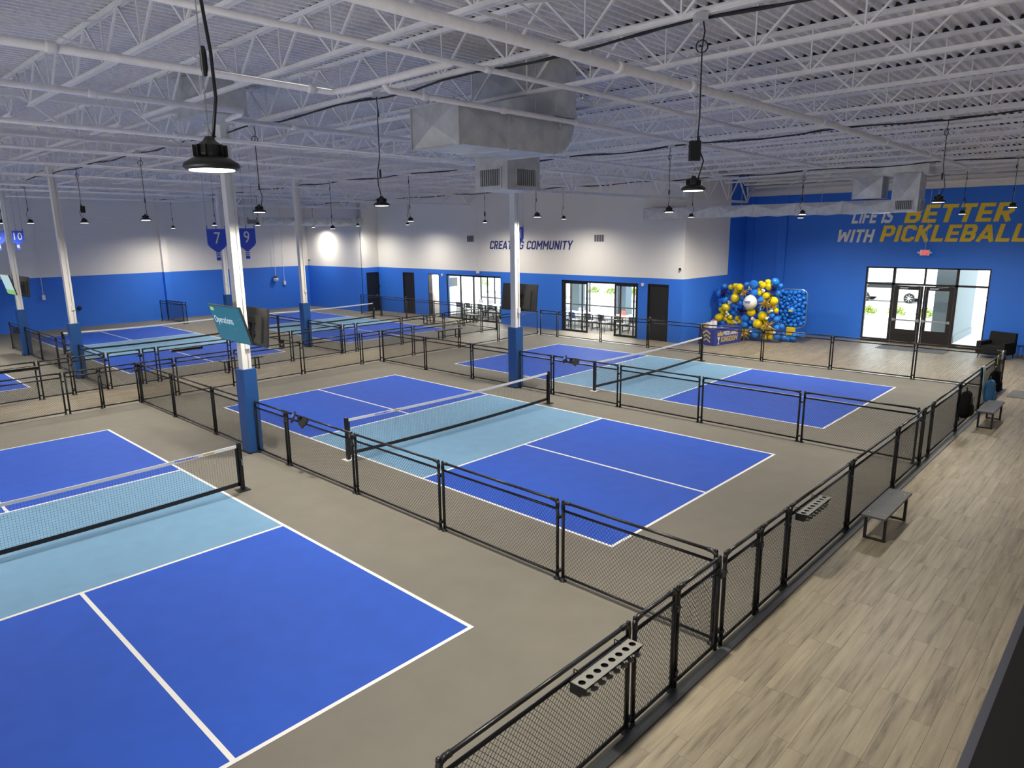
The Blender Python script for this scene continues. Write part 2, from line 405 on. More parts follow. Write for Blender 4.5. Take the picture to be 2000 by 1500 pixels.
# pilasters, white beam over the entrance wall
for i, (x0, x1, y) in enumerate([(-2.58, -2.2, YE - .06), (-1.05, -.64, YE - .10)]):
    struct('trim_%d' % (i + 1), MB().box(x0, x1, y, YE, 0, 6.28), 'blue_wall')
beam = MB().box(-2.58, XR, YE - .16, YE, 6.28, 6.62)
beam.box(-2.58, XR, YE - .34, YE - .02, 6.60, 6.72); beam.box(-2.58, XR, YE - .10, YE, 6.7, WT)
struct('trim_3', beam, 'column_white')
# baseboards
struct('baseboard_far', MB().box(-13.38, -9.24, 15.185, 15.2, 0, .1), 'blue_wall')
struct('baseboard_left', MB().box(XL, XL + .015, YB, 14.05, 0, .1), 'blue_wall')
# corrugated roof deck
dk = MB(); pitch = .152; x = XL - .2; prof = []
while x < XR + .2:
    prof += [(x, 0), (x + .045, 0), (x + .060, .062), (x + .137, .062)]; x += pitch
for (ya, yb) in ((YB - .2, 0.0), (0.0, YE + .2)):
    b0 = len(dk.v)
    for (px, pz) in prof:
        dk.v.append((px, ya, Z_DECK + pz + drop(ya))); dk.v.append((px, yb, Z_DECK + pz + drop(yb)))
    for i in range(len(prof) - 1): dk.f.append((b0 + 2 * i, b0 + 2 * i + 1, b0 + 2 * i + 3, b0 + 2 * i + 2))
ceil = put('ceiling', dk.mesh('ceiling', M['deck'], fix=False)); ceil['kind'] = 'structure'
struct('ceiling_slab', MB().box(XL - .3, XR + .3, YB - .3, YE + .5, 7.72, 7.9), 'deck')

# courts painted on the slab
CL, CW, CK = 6.706, 3.048, 2.134
COURTS = {'A': (.02, -9.05), 'B': (0, 0), 'C': (.05, 8.78), 'D': (-20.86, 0), 'E': (-20.87, 9.0), 'F': (-20.92, -9.06)}
for cn, (cx, cy) in COURTS.items():
    for s in (-1, 1):
        xa, xb = sorted((s * CK, s * CL))
        part('court_surface', MB().box(cx + xa, cx + xb, cy - CW, cy + CW, 0, .002), 'court_blue', fl)
    part('kitchen_surface', MB().box(cx - CK, cx + CK, cy - CW, cy + CW, 0, .002), 'kitchen_blue', fl)
    t = .052
    def line(x0, x1, y0, y1): part('court_line', MB().box(cx + x0, cx + x1, cy + y0, cy + y1, .002, .0045), 'line_white', fl)
    for s in (-1, 1):
        line(-CL, CL, *sorted((s * CW, s * (CW - t))))
        line(*sorted((s * CL, s * (CL - t))), -CW + t, CW - t)
        line(*sorted((s * CK, s * (CK - t))), -CW + t, CW - t)
        line(*sorted((s * CK, s * (CL - t))), -t / 2, t / 2)
# plank flooring: nearest planks one by one, the rest joined
PW, PL = .182, 1.22
pm = MB().box(0, PW - .003, 0, PL - .003, 0, .006); 
# chamfered plank
def plank_mesh():
    b = MB(); e = .0008; w = PW - .0006; l = PL - .0006
    b.quadbox([(0, 0, 0), (w, 0, 0), (w, l, 0), (0, l, 0), (e, e, .007), (w - e, e, .007), (w - e, l - e, .007), (e, l - e, .007)])
    return b.mesh('plank', M['wood'])
PME = plank_mesh(); far = MB(); cnt = 0
def cam_vis(px, py):
    d = Vector((px, py, 0)) - CAM; z = d.dot(R_FWD)
    if z < .5: return None
    u = 1000 + 1351 * d.dot(R_RIGHT) / z; v = 750 + 1351 * d.dot(R_DOWN) / z
    return (u, v, z)
cand = []
rng = random.Random(3)
for i in range(int((15.2 - 9.30) / PW) + 1):
    x0 = 9.30 + i * PW; offy = rng.random() * PL; y = -15.2 + offy - PL
    while y < YE:
        q = cam_vis(x0 + PW / 2, y + PL / 2)
        vis = q is not None and -150 < q[0] < 2150 and -100 < q[1] < 1750
        cand.append((q[2] if vis else 999, x0, max(y, -15.2), min(y + PL, YE) - max(y, -15.2), y)); y += PL
cand.sort()
for k, (z, x0, y0, ln, yr) in enumerate(cand):
    if k < 280 and z < 900 and ln > PL - .01 and x0 + PW < XR: put('plank', PME, fl, (x0, yr, 0))
    elif ln > .05 and x0 + PW < XR: far.box(x0, x0 + PW - .0006, y0, y0 + ln - .0006, 0, .007)
def planks_region(mb, x0, x1, y0, y1, along):
    r = random.Random(int(x0 * 10 + y0))
    if along == 'y':
        x = x0
        while x < x1 - .02:
            y = y0 - r.random() * PL
            while y < y1:
                a, b = max(y, y0), min(y + PL, y1)
                if b - a > .02: mb.box(x, min(x + PW, x1) - .0006, a, b - .0006, 0, .007)
                y += PL
            x += PW
planks_region(far, -11.95, -9.17, YB, 13.5, 'y')
planks_region(far, -12.0, 9.29, 13.5, 15.2, 'y')
planks_region(far, -2.58, 9.29, 15.2, YE, 'y')
planks_region(far, -24.1, -12.0, 13.42, 15.2, 'y')
fo = part('far_planks', far, 'wood', fl); fo['kind'] = 'stuff'
# floor transition strips at the fence lines
struct('trim_4', MB().box(9.19, 9.30, YB, 13.5, 0, .03), 'strip')
struct('trim_5', MB().box(-11.84, 9.22, 13.5, 13.56, 0, .012), 'plastic_white')  # white colour stands in for window glare along this strip
struct('trim_6', MB().box(-9.2, -9.14, YB, 13.5, 0, .012), 'curb')
struct('trim_7', MB().box(-11.98, -11.92, YB, 13.42, 0, .012), 'curb')

# ------------------------------------------------------------------ roof joists and girders
def joist_mesh(L, D, n, cw, rod, name):
    """open-web joist along +x, bottom chord underside at z=0; returns three meshes"""
    top = MB(); bot = MB(); web = MB()
    for s in (-1, 1):
        top.box(0, L, s * cw * .5 - (cw * .35 if s > 0 else 0), s * cw * .5 + (cw * .35 if s < 0 else 0), D - cw * .8, D)
        bot.box(D * .9, L - D * .9, s * cw * .5 - (cw * .42 if s > 0 else 0), s * cw * .5 + (cw * .42 if s < 0 else 0), 0, cw * .18)
        bot.box(D * .9, L - D * .9, s * cw * .1 - .004, s * cw * .1 + .004, 0, cw * .8)
    step = L / n; z0, z1 = cw * .3, D - cw * .4
    pts = []
    for i in range(n):
        xa = i * step; web_a = (xa + (.05 if i == 0 else 0), 0, z1); web_b = (xa + step / 2, 0, z0); web_c = (xa + step - (.05 if i == n - 1 else 0), 0, z1)
        web.bar(web_a, web_b, rod, rod); web.bar(web_b, web_c, rod, rod)
        if n > 4: web.bar((xa + step / 2, .001, z0), (xa + step / 2, .001, z1), rod * .7, rod * .7)
    return (top.mesh(name + '_top', M['steel_white']), bot.mesh(name + '_bottom', M['steel_white']), web.mesh(name + '_web', M['steel_white']))
JD = Z_DECK - Z_JOIST
GAP_SHADE = {}  # black strips added on the top chords to shade the deck flute gaps
bays = [(-2.2, 15.2, 'right'), (-14.8, -2.2, 'middle'), (-22.0, -14.8, 'left'), (-30.6, -22.0, 'far left')]
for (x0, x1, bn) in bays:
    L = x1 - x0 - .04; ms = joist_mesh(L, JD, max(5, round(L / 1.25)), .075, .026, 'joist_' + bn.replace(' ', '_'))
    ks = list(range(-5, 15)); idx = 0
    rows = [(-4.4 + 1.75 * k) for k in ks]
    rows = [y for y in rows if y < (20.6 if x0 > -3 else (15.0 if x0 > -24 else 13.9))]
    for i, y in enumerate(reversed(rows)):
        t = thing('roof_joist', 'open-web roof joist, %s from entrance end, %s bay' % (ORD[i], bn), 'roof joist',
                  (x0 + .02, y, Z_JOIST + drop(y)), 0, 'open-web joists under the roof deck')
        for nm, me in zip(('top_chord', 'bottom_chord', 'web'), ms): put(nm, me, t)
        put('flute_gap_shade', GAP_SHADE[L], t) if L in GAP_SHADE else put('flute_gap_shade', GAP_SHADE.setdefault(L, MB().box(.05, L - .05, -.012, .012, JD, JD + .058).mesh('flute_gap_shade', M['black'])), t)
GROUP_G = 'girders on the column lines'
def girder(x, y0, y1, zb, name, zt=7.2):
    L = y1 - y0; ms = joist_mesh(L, zt - zb, max(4, round(L / 1.75)), .13, .045, 'girder')
    t = thing('roof_girder', name, 'roof girder', (x, y0, zb + drop((y0 + y1) / 2)), PI / 2, GROUP_G)
    for nm, me in zip(('top_chord', 'bottom_chord', 'web'), ms): put(nm, me, t)
girder(-2.2, -13.15, -4.4, 6.47, 'white truss girder running from the near column towards the camera side')
girder(-2.2, -4.4, 4.35, 6.47, 'white truss girder spanning the two middle columns beside the ductwork')
girder(-2.2, 4.35, 20.9, 6.12, 'deep white truss girder from the middle column to the entrance wall')
girder(-14.8, -13.15, -4.4, 6.47, 'white truss girder on the second column line, camera side')
girder(-14.8, -4.4, 4.4, 6.47, 'white truss girder between the two columns of the second line')
girder(-14.8, 4.4, 15.2, 6.30, 'white truss girder from the second column line to the far wall')
girder(-22.0, -13.15, -4.4, 6.47, 'white truss girder on the third column line, camera side')
girder(-22.0, -4.4, 4.35, 6.47, 'white truss girder between the two columns of the third line')
girder(-22.0, 4.35, 14.05, 6.30, 'white truss girder from the third column line to the far wall')
# wide cross bracing / bridging lines under the joists are the horizontal angle bars
for i, x in enumerate((2.4, 6.9, 11.2, -6.4, -10.6, -18.4, -26.2)):
    y1 = 20.8 if x > -3 else (15.1 if x > -24 else 14.0)
    mb = MB().bar((0, -11.5, Z_JOIST + .09), (0, 0, Z_JOIST + .09), .035); mb.bar((0, 0, Z_JOIST + .09), (0, y1, Z_JOIST + .09 + drop(y1)), .035)
    ky = [-4.4 + 1.75 * k for k in range(-4, 15)]
    for ya, yb in zip(ky, ky[1:]):
        if yb > y1: break
        for za, zb_ in ((.10, JD - .12), (JD - .12, .10)): mb.bar((.012 if za < .2 else -.012, ya, Z_JOIST + drop(ya) + za), (.012 if za < .2 else -.012, yb, Z_JOIST + drop(yb) + zb_), .022)
    o = part('bridging_bar', mb, 'steel_white', None, loc=(x, 0, 0))
    tag(o, 'white bridging bar tied across the joists, %s counted from the right wall' % ORD[[11.2, 6.9, 2.4, -6.4, -10.6, -18.4, -26.2].index(x)], 'bracing bar', 'bridging bars across the joists')

# ------------------------------------------------------------------ columns
def column(x, y, top, label, wrap=True, cord=True):
    t = thing('steel_column', label, 'column', (x, y, 0), 0)
    sh = MB().box(-.1, .1, -.1, .1, 0, top)
    part('shaft', sh, 'column_white', t)
    part('cap_plate', MB().box(-.17, .17, -.17, .17, top, top + .025), 'column_white', t)
    part('base_plate', MB().box(-.19, .19, -.19, .19, 0, .02), 'black_metal', t)
    w = MB()
    for (a, b, c, d) in ((-.165, .165, -.165, -.105), (-.165, .165, .105, .165), (-.165, -.105, -.105, .105), (.105, .165, -.105, .105)):
        w.box(a, b, c, d, .02, 1.9)
    part('padding', w, 'pad_blue', t)
    if cord:
        part('conduit', MB().tube([(.115, .03, 1.9), (.115, .03, top - .1)], .011, 6), 'galv', t)
        part('outlet_box', MB().box(.1, .15, -.02, .08, 2.35, 2.5), 'plastic_white', t)
    return t
column(-2.2, -4.4, 7.0, 'white steel column with blue padding beside the teal screen, nearest the camera')
column(-2.2, 4.35, 7.0, 'white steel column with blue padding behind the middle court net')
column(-14.8, -4.4, 7.05, 'white steel column with blue padding between the far-left courts')
column(-14.75, 4.4, 7.0, 'white steel column with blue padding between the two far courts, centre')
column(-22.0, -4.4, 7.05, 'white steel column with blue padding carrying the pale lit screen, far left')
column(-22.0, 4.35, 7.0, 'white steel column with blue padding half hidden behind the nearest column')
struct('trim_8', MB().box(XL, XL + .28, 4.5, 4.82, 0, 7.0), 'wall_two')
struct('trim_9', MB().box(XL, XL + .28, -4.5, -4.2, 0, 7.0), 'wall_two')

# ------------------------------------------------------------------ fence panels
PH = 1.19; PR = .024
CACHE = {}
def fence_meshes(w):
    key = round(w, 2)
    if key in CACHE: return CACHE[key]
    w = key
    def rail(z, r=.021):
        return MB().tube([(PR, 0, z), (w - PR, 0, z)], r, 8).mesh('rail', M['black_metal'], True)
    post = MB().tube([(0, 0, .012), (0, 0, PH - .02)], PR, 10); post.lathe([(PR, PH - .02), (PR * .9, PH), (PR * .3, PH + .012)], 10)
    pm = CACHE.get('post') or post.mesh('post', M['black_metal'], True); CACHE['post'] = pm
    ft = CACHE.get('foot') or MB().lathe([(.055, 0), (.055, .01), (.032, .02), (.030, .05)], 10).mesh('foot', M['black_metal'], True); CACHE['foot'] = ft
    cl = CACHE.get('clamp') or MB().box(-.03, .03, -.034, .034, -.02, .02).mesh('clamp', M['black_metal']); CACHE['clamp'] = cl
    # elbow fitting at the top corners
    eb = CACHE.get('elbow') or MB().tube([(0, 0, PH - .13), (0, 0, PH - .06), (.02, 0, PH - .035), (.06, 0, PH - .022), (.11, 0, PH - .022)], .028, 8).mesh('elbow', M['black_metal'], True); CACHE['elbow'] = eb
    # chain link: two families of crossing wires, woven in depth
    wm = MB(); za, zb = .085, PH - .15; x0, x1 = .03, w - .03; s = .056; H = zb - za; run = H * .88; r = .0024
    for fam in (1, -1):
        a = x0 - run
        while a < x1:
            p0 = (a, za) if fam > 0 else (a + run, za); p1 = (a + run, zb) if fam > 0 else (a, zb)
            t0, t1 = 0.0, 1.0; dx = p1[0] - p0[0]
            for lim, lo in ((x0, True), (x1, False)):
                tt = (lim - p0[0]) / dx
                if (dx > 0) == lo: t0 = max(t0, tt)
                else: t1 = min(t1, tt)
            if t1 - t0 > .01:
                A = (p0[0] + dx * t0, .002 * fam, za + H * t0); B = (p0[0] + dx * t1, .002 * fam, za + H * t1)
                wm.tube([A, B], r, 3, cap=False)
            a += s
    wm.tube([(x0, 0, zb), (x1, 0, zb)], .004, 4); wm.tube([(x0, 0, za), (x1, 0, za)], .004, 4)
    CACHE[key] = dict(post=pm, foot=ft, clamp=cl, elbow=eb, top=rail(PH - .022), mid=rail(PH - .145, .019), low=rail(.075, .019), wire=wm.mesh('chain_link_mesh', M['black_wire'], fix=False))
    return CACHE[key]
def fence_panel(x, y, rot, w, label, group, gate=False, name='chain_link_fence'):
    ms = fence_meshes(w); w = round(w, 2)
    t = thing(name, label, 'gate' if gate else 'fence panel', (x, y, 0), rot, group)
    put('post', ms['post'], t); put('post', ms['post'], t, (w, 0, 0))
    if not gate:
        put('foot', ms['foot'], t); put('foot', ms['foot'], t, (w, 0, 0))
    put('elbow', ms['elbow'], t); put('elbow', ms['elbow'], t, (w, 0, 0), PI)
    put('top_rail', ms['top'], t); put('middle_rail', ms['mid'], t); put('bottom_rail', ms['low'], t)
    o = put('chain_link', ms['wire'], t); o['kind'] = 'stuff'
    put('clamp', ms['clamp'], t, (w + .03, 0, .14)); put('clamp', ms['clamp'], t, (w + .03, 0, PH - .25))
    if gate:
        part('latch', MB().box(w - .02, w + .05, -.05, .05, .93, 1.0).tube([(w, 0, .965), (w - .12, .03, .965)], .01, 6), 'black_metal', t)
        put('hinge', ms['clamp'], t, (-.02, 0, .95)); put('hinge', ms['clamp'], t, (-.02, 0, .2))
    return t
def fence_run(axis, c, spans, where, frm, gates=()):
    n = 0; g = 0
    for (a, b) in spans:
        is_gate = (a, b) in gates
        if is_gate:
            lab = 'chain-link gate, %s from %s, %s' % (ORD[g], frm, where); g += 1
        else:
            lab = 'chain-link fence, %s length from %s, %s' % (ORD[n], frm, where); n += 1
        nm = 'fence_gate' if is_gate else 'chain_link_fence'
        if axis == 'x': fence_panel(a, c, 0, b - a, lab, 'chain-link fence ' + where, is_gate, nm)
        else: fence_panel(c, a, PI / 2, b - a, lab, 'chain-link fence ' + where, is_gate, nm)
fence_run('y', 9.15, [(-8.62, -6.28), (-6.17, -5.44), (-5.37, -4.47), (-4.33, -3.44), (-3.36, -2.57), (-2.47, -.10), (.02, 2.42), (2.54, 4.26),
                      (4.38, 4.98), (5.08, 7.52), (7.63, 10.12), (10.24, 12.0), (12.1, 13.42)], 'along the wood walkway', 'the near end',
          gates=((-5.37, -4.47), (-4.33, -3.44)))
fence_run('x', -4.36, [(6.80, 9.05), (4.31, 6.70), (1.86, 4.21), (-.60, 1.76), (-1.98, -.70), (-4.13, -2.42), (-6.64, -4.23), (-9.14, -6.74)],
          'between near and middle courts', 'the walkway')
fence_run('x', 4.31, [(6.76, 9.05), (4.25, 6.66), (1.78, 4.15), (-.62, 1.68), (-1.98, -.72), (-4.11, -2.42), (-6.53, -4.21), (-9.08, -6.63)],
          'between middle and third courts', 'the walkway')
fence_run('x', 13.42, [(6.84, 9.05), (4.28, 6.76), (1.83, 4.20), (-.66, 1.75), (-3.08, -.74), (-5.50, -3.16), (-7.98, -5.58), (-9.05, -8.06)],
          'along the lobby edge', 'the walkway')
fence_run('y', -9.2, [(-11.2, -8.8), (-8.7, -6.30), (-6.20, -5.40), (-5.34, -4.40), (-4.30, -3.36), (-3.26, -1.54), (-1.44, .90), (1.02, 3.36), (3.46, 4.25),
                       (4.38, 5.82), (5.92, 8.30), (8.40, 10.66), (10.76, 13.36)], 'near side of wood aisle', 'the left', gates=((-5.34, -4.40), (-4.30, -3.36)))
fence_run('y', -11.85, [(-11.2, -8.75), (-8.65, -6.30), (-6.20, -5.42), (-5.34, -4.44), (-4.32, -3.38), (-3.28, -2.9), (-2.80, -.44), (-.34, 2.0), (2.10, 4.25),
                         (4.42, 4.95), (5.05, 7.30), (7.40, 9.75), (9.85, 12.2), (12.3, 13.3)], 'far side of wood aisle', 'the left', gates=((-5.34, -4.44), (-4.32, -3.38)))
fence_run('x', -4.40, [(-14.55, -11.95), (-17.3, -15.05), (-19.6, -17.4), (-21.8, -19.7), (-24.5, -22.25)], 'between the far-left courts', 'the aisle')
fence_run('x', 4.38, [(-14.5, -11.95), (-17.1, -15.0), (-19.4, -17.2), (-21.75, -19.5)], 'between the far courts', 'the aisle')
fence_run('x', 13.36, [(-14.3, -11.95), (-16.7, -14.4), (-19.1, -16.8), (-21.5, -19.2), (-23.6, -21.6)], 'before the far doors', 'the aisle')
# folded spare panels standing by the left wall
for i, (dy, l) in enumerate([(0, 'outer'), (.35, 'inner')]):
    fence_panel(-29.8, 4.25 - dy if i else 4.25, math.radians(3 + 4 * i), 2.4, 'spare chain-link panel parked loose by the left wall, %s of two' % l, 'spare panels by the left wall')

# ------------------------------------------------------------------ nets
def make_net(cx, cy, label):
    t = thing('pickleball_net', label, 'net', (cx, cy, 0), 0, 'pickleball nets on the courts')
    HW = 3.33
    for s in (-1, 1):
        p = MB().box(-.035, .035, s * HW - .035, s * HW + .035, .012, .93)
        p.box(-.03, .03, s * HW - .03, s * HW + .03, .93, .94)
        part('post', p, 'black_metal', t)
        part('base_plate', MB().box(-.11, .11, s * HW - .11, s * HW + .11, .005, .016), 'plastic_white' if cn2 in 'BC' and s < 0 else 'black_metal', t)
        part('winder', MB().tube([(.035, s * HW, .62), (.075, s * HW, .62), (.075, s * HW, .52)], .01, 6), 'chrome', t)
    top = lambda y: .86 + .05 * (abs(y) / HW) ** 1.5
    bot = lambda y: .055 + .05 * (abs(y) / HW) ** 2
    N = 24; e = HW - .05
    tp = MB(); bb = MB(); ys = [-e + 2 * e * i / N for i in range(N + 1)]
    for i in range(N):
        a, b = ys[i], ys[i + 1]
        tp.quadbox([(-.012, a, top(a) - .055), (.012, a, top(a) - .055), (.012, b, top(b) - .055), (-.012, b, top(b) - .055),
                    (-.008, a, top(a)), (.008, a, top(a)), (.008, b, top(b)), (-.008, b, top(b))])
        bb.quadbox([(-.006, a, bot(a)), (.006, a, bot(a)), (.006, b, bot(b)), (-.006, b, bot(b)),
                    (-.006, a, bot(a) + .075), (.006, a, bot(a) + .075), (.006, b, bot(b) + .075), (-.006, b, bot(b) + .075)])
    part('top_tape', tp, 'tape_white', t); part('bottom_band', bb, 'net_band', t)
    sb = MB()
    for s in (-1, 1): sb.box(-.006, .006, s * e - .03, s * e + .03, .1, .87)
    part('side_band', sb, 'net_band', t)
    w = MB(); r = .0016; y = -e
    while y < e:
        w.tube([(0, y, bot(y) + .05), (0, y, top(y) - .05)], r, 3, cap=False); y += .046
    for k in range(1, 17):
        f = k / 17
        w.tube([(0, q, bot(q) + .05 + (top(q) - bot(q) - .1) * f) for q in ys[::2]], r, 3, cap=False)
    o = part('netting', w, 'net_black', t); o['kind'] = 'stuff'
    return t
NETL = {'A': 'black pickleball net with white tape on the nearest court at the left edge', 'B': 'black pickleball net with white tape on the middle court',
        'C': 'black pickleball net with white tape on the third court near the lobby', 'D': 'black pickleball net with white tape on the far court behind the padded columns',
        'E': 'black pickleball net with white tape on the farthest court below the black doors', 'F': 'black pickleball net at the far left beyond the frame edge'}
for cn2 in 'ABCDE':
    t = make_net(*COURTS[cn2], NETL[cn2])
    if cn2 in 'AB':       # printed word near the end of the tape
        lettering('PICKLEBALL', None, None, .028, (.014, 2.15 if cn2 == 'A' else -2.6, .852), (0, 1, 0), (0, 0, 1), (.002, 0, 0), 'sign_blue', width=.42, parent=t)
        part('tape_mark', MB().box(.012, .0145, 2.66, 2.86, .853, .885) if cn2 == 'A' else MB().box(.012, .0145, -2.05, -1.9, .842, .872), 'gold', t)

# ------------------------------------------------------------------ pendant high-bay lights
def lamp_proto():
    P = {}
    P['shade'] = MB().lathe([(.112, 0), (.128, .012), (.122, .03), (.085, .052), (.06, .058)], 20).mesh('shade', M['lamp_black'], True)
    P['lens'] = MB().lathe([(.10, -.004), (.104, .004)], 20).mesh('lens', M['lens'])
    hb = MB().lathe([(.058, .055), (.062, .075), (.06, .11), (.03, .13), (.018, .15)], 12)
    for k in range(12):
        a = 2 * PI * k / 12; hb.bar((.05 * math.cos(a), .05 * math.sin(a), .085), (.078 * math.cos(a), .078 * math.sin(a), .085), .006, .05)
    P['heatsink'] = hb.mesh('heatsink', M['lamp_black'])
    P['hook'] = MB().tube([(.012 * math.cos(a), 0, .165 + .018 * math.sin(a)) for a in [2 * PI * i / 10 for i in range(10)]], .004, 5, closed=True).mesh('hook', M['chrome'])
    return P
LP = lamp_proto()
def high_bay(x, y, z, label, ztop, driver=False, loops=True, seed=0, scale=1.0):
    r = random.Random(seed)
    t = thing('high_bay_light', label, 'ceiling light', (x, y, z), r.random() * 6, 'pendant high-bay lights')
    t.scale = (scale, scale, scale)
    for k in ('shade', 'lens', 'heatsink', 'hook'): put(k, LP[k], t)
    H = ztop - z; rr = .0075
    dx, dy = r.uniform(-.05, .05), r.uniform(-.05, .05)
    pts = [(.045, 0, .12), (.07 + dx, dy, .30), (.03, dy, .48), (.035, 0, H * .45), (.03, 0, H - .36)]
    if loops:
        pts += [(.03 + .06 * math.sin(a), .02 * a / 6, H - .30 + .06 - .06 * math.cos(a)) for a in [2 * PI * i / 10 for i in range(0, 11)]]
    pts += [(.05, 0, H - .1), (.03, 0, H)]
    part('cord', MB().tube([(p[0] / scale, p[1] / scale, p[2] / scale) for p in pts], rr / scale, 6), 'black', t, True)
    part('hanging_chain', MB().tube([(0, 0, .18), (0, 0, H / scale)], .0028 / scale, 4), 'chrome', t)
    part('junction_box', MB().box(-.06, .06, -.06, .06, (H - .01) / scale, (H + .06) / scale), 'galv', t)
    part('plug', MB().lathe([(.010, .42), (.016, .45), (.016, .52), (.010, .55)], 8, c=(.033, 0, 0)), 'black', t)
    if driver:
        d = MB().box(-.055, .055, -.03, .03, .30, .50)
        for k in range(6): d.box(-.055 + .02 * k, -.049 + .02 * k, -.036, .036, .305, .495)
        part('driver_box', d, 'black', t)
    ld = bpy.data.lights.new('lamp', 'SPOT'); ld.energy = LAMP_W; ld.color = LAMP_COL; ld.spot_size = math.radians(170); ld.spot_blend = .9; ld.shadow_soft_size = .1
    lo = bpy.data.objects.new('lamp', ld); COL.objects.link(lo); lo.parent = t; lo.location = (0, 0, -.03)
    return t
rowdef = [(-4.45, 'near row', [(8.61, 5.17, True), (3.16, 5.2, False), (-.84, 5.21, False), (-6.86, 5.18, False), (-11.85, 5.2, True), (-18.06, 5.3, False), (-22.57, 5.38, False)]),
          (4.4, 'middle row', [(8.94, 5.24, False), (3.05, 5.22, False), (-1.33, 5.2, False), (-7.21, 5.2, False), (-12.15, 5.0, False), (-18.3, 5.23, False), (-22.8, 5.3, False), (-28.0, 5.22, False)]),
          (13.1, 'far row', [(8.88, 5.3, False), (3.01, 5.26, False), (-1.18, 5.26, False), (-7.4, 5.33, False), (-12.35, 5.26, True), (-18.38, 5.25, False), (-23.08, 5.26, False), (-28.0, 5.25, False)])]
sd = 1
for (y, rn, ls) in rowdef:
    for i, (x, z, dr) in enumerate(ls):
        hb = high_bay(x, y, z, 'round high-bay light on a cord, %s from right, %s' % (ORD[i], rn), Z_JOIST + drop(y) - .05, dr, True, sd); sd += 1
        if y > 13 and x < -5:                    # lamps close to the far wall are dimmed
            for c_ in hb.children:
                if c_.type == 'LIGHT': c_.data.energy = LAMP_W * .7
high_bay(1.6, 16.6, 5.2, 'small round high-bay light hanging in the lobby near the entrance wall', 6.6, seed=77)
high_bay(7.0, 16.6, 5.2, 'round high-bay light hanging in the lobby in front of the entrance doors', 6.6, seed=78)
high_bay(9.3, -9.87, 5.04, 'large lit high-bay light close to the camera, upper left', 6.85, False, False, 99, .92)
for i, x in enumerate((-1.0, -9.0, -17.0, -25.0)):
    high_bay(x, -10.6, 5.2, 'round high-bay light beyond the left photo edge, %s from right' % ORD[i], 6.85, seed=120 + i)
# conduits that feed the rows, clipped along the joists
for i, (y, x0, x1) in enumerate([(-4.45, -24, 15), (4.4, -30, 15), (13.1, -30, 15)]):
    zz = Z_JOIST + drop(y) - .02
    mb = MB(); pts = []
    n = 60
    for k in range(n + 1):
        x = x0 + (x1 - x0) * k / n; pts.append((x, y + .08 + .015 * math.sin(k * 2.1), zz + .03 * math.sin(k * 1.3) - .02))
    mb.tube(pts, .016, 5)
    pts2 = [(p[0], p[1] + .05, p[2] + .02 + .02 * math.sin(p[0] * 3)) for p in pts]; mb.tube(pts2, .009, 5)
    o = part('cable_run', mb, 'black', None, True)
    tag(o, 'black cable bundle clipped along the joist over the %s row of lights' % ['near', 'middle', 'far'][i], 'cable', 'cable runs under the roof')

# ------------------------------------------------------------------ sprinkler pipes
def pipe(pts, r, label, heads=(), couplings=()):
    mb = MB().tube(pts, r, 10)
    t = thing('sprinkler_pipe', label, 'pipe', pts[0], 0, 'white sprinkler pipes')
    o0 = Vector(pts[0])
    mb2 = MB().tube([Vector(p) - o0 for p in pts], r, 10); part('pipe_run', mb2, 'steel_white', t, True)
    for c in couplings:
        c = Vector(c) - o0
        part('coupling', MB().lathe([(r * 1.15, -.05), (r * 1.35, -.035), (r * 1.35, .035), (r * 1.15, .05)], 10, c=c, mtx=Matrix.Rotation(PI / 2, 3, 'X')), 'steel_white', t, True)
    for h in heads:
        h = Vector(h) - o0
        part('sprinkler_head', MB().tube([h, h + Vector((0, 0, -.09))], .012, 6).lathe([(.006, -.14), (.03, -.135), (.012, -.10), (.016, -.08)], 8, c=h), 'chrome', t)
    return t
zp = 6.60
pipe([(7.35, -11.5, zp), (7.45, -5.0, zp), (7.55, 2, zp), (7.6, 13.0, zp - .1)], .056, 'thick white sprinkler main running towards the entrance, upper right', [(7.5, 1.2, zp)],
     [(7.4, -8.5, zp), (7.46, -4.2, zp), (7.5, -2.6, zp), (7.55, 1.9, zp), (7.58, 5.5, zp - .03), (7.6, 9, zp - .06)])
pipe([(4.05, -11.5, zp), (4.0, -5.8, zp), (4.3, -5.72, zp), (6.3, -5.72, zp)], .045, 'white sprinkler pipe that turns to the right above the near court', (), [(4.05, -9, zp), (4.02, -6.1, zp)])
pipe([(4.95, -5.66, zp), (4.95, -5.58, 6.52), (4.95, -2.0, 6.51), (4.95, 9.5, 6.45)], .038, 'white sprinkler branch passing in front of the large duct', [(4.95, -3.3, 6.51), (4.95, -2.2, 6.51)],
     [(4.95, -5.0, 6.515), (4.95, -3.5, 6.51), (4.95, -1.8, 6.51), (4.95, 2, 6.49), (4.95, 5, 6.475)])
pipe([(6.25, -11.6, zp), (6.33, -4.8, zp), (6.35, -2, zp), (6.3, 2.0, zp - .02)], .03, 'thin white sprinkler branch beside the thick main', [(6.33, -3.4, zp)], [(6.33, -5.2, zp), (6.34, -2.4, zp)])
pipe([(1.83, -11.5, zp), (1.82, -5.95, zp), (1.55, -5.85, zp), (.95, -5.8, zp), (.9, -2.0, zp), (.9, 12, zp - .1)], .042, 'white sprinkler pipe with a sideways offset above the near court', [(.92, -3, zp)],
     [(1.83, -8, zp), (.93, -4.6, zp), (.9, -1, zp), (.9, 3, zp)])
pipe([(-.6, -10.5, 6.5), (-.6, 12.0, 6.4)], .04, 'white sprinkler pipe just right of the column girder', (), [(-.6, -6, 6.5), (-.6, 0, 6.5), (-.6, 6, 6.45)])
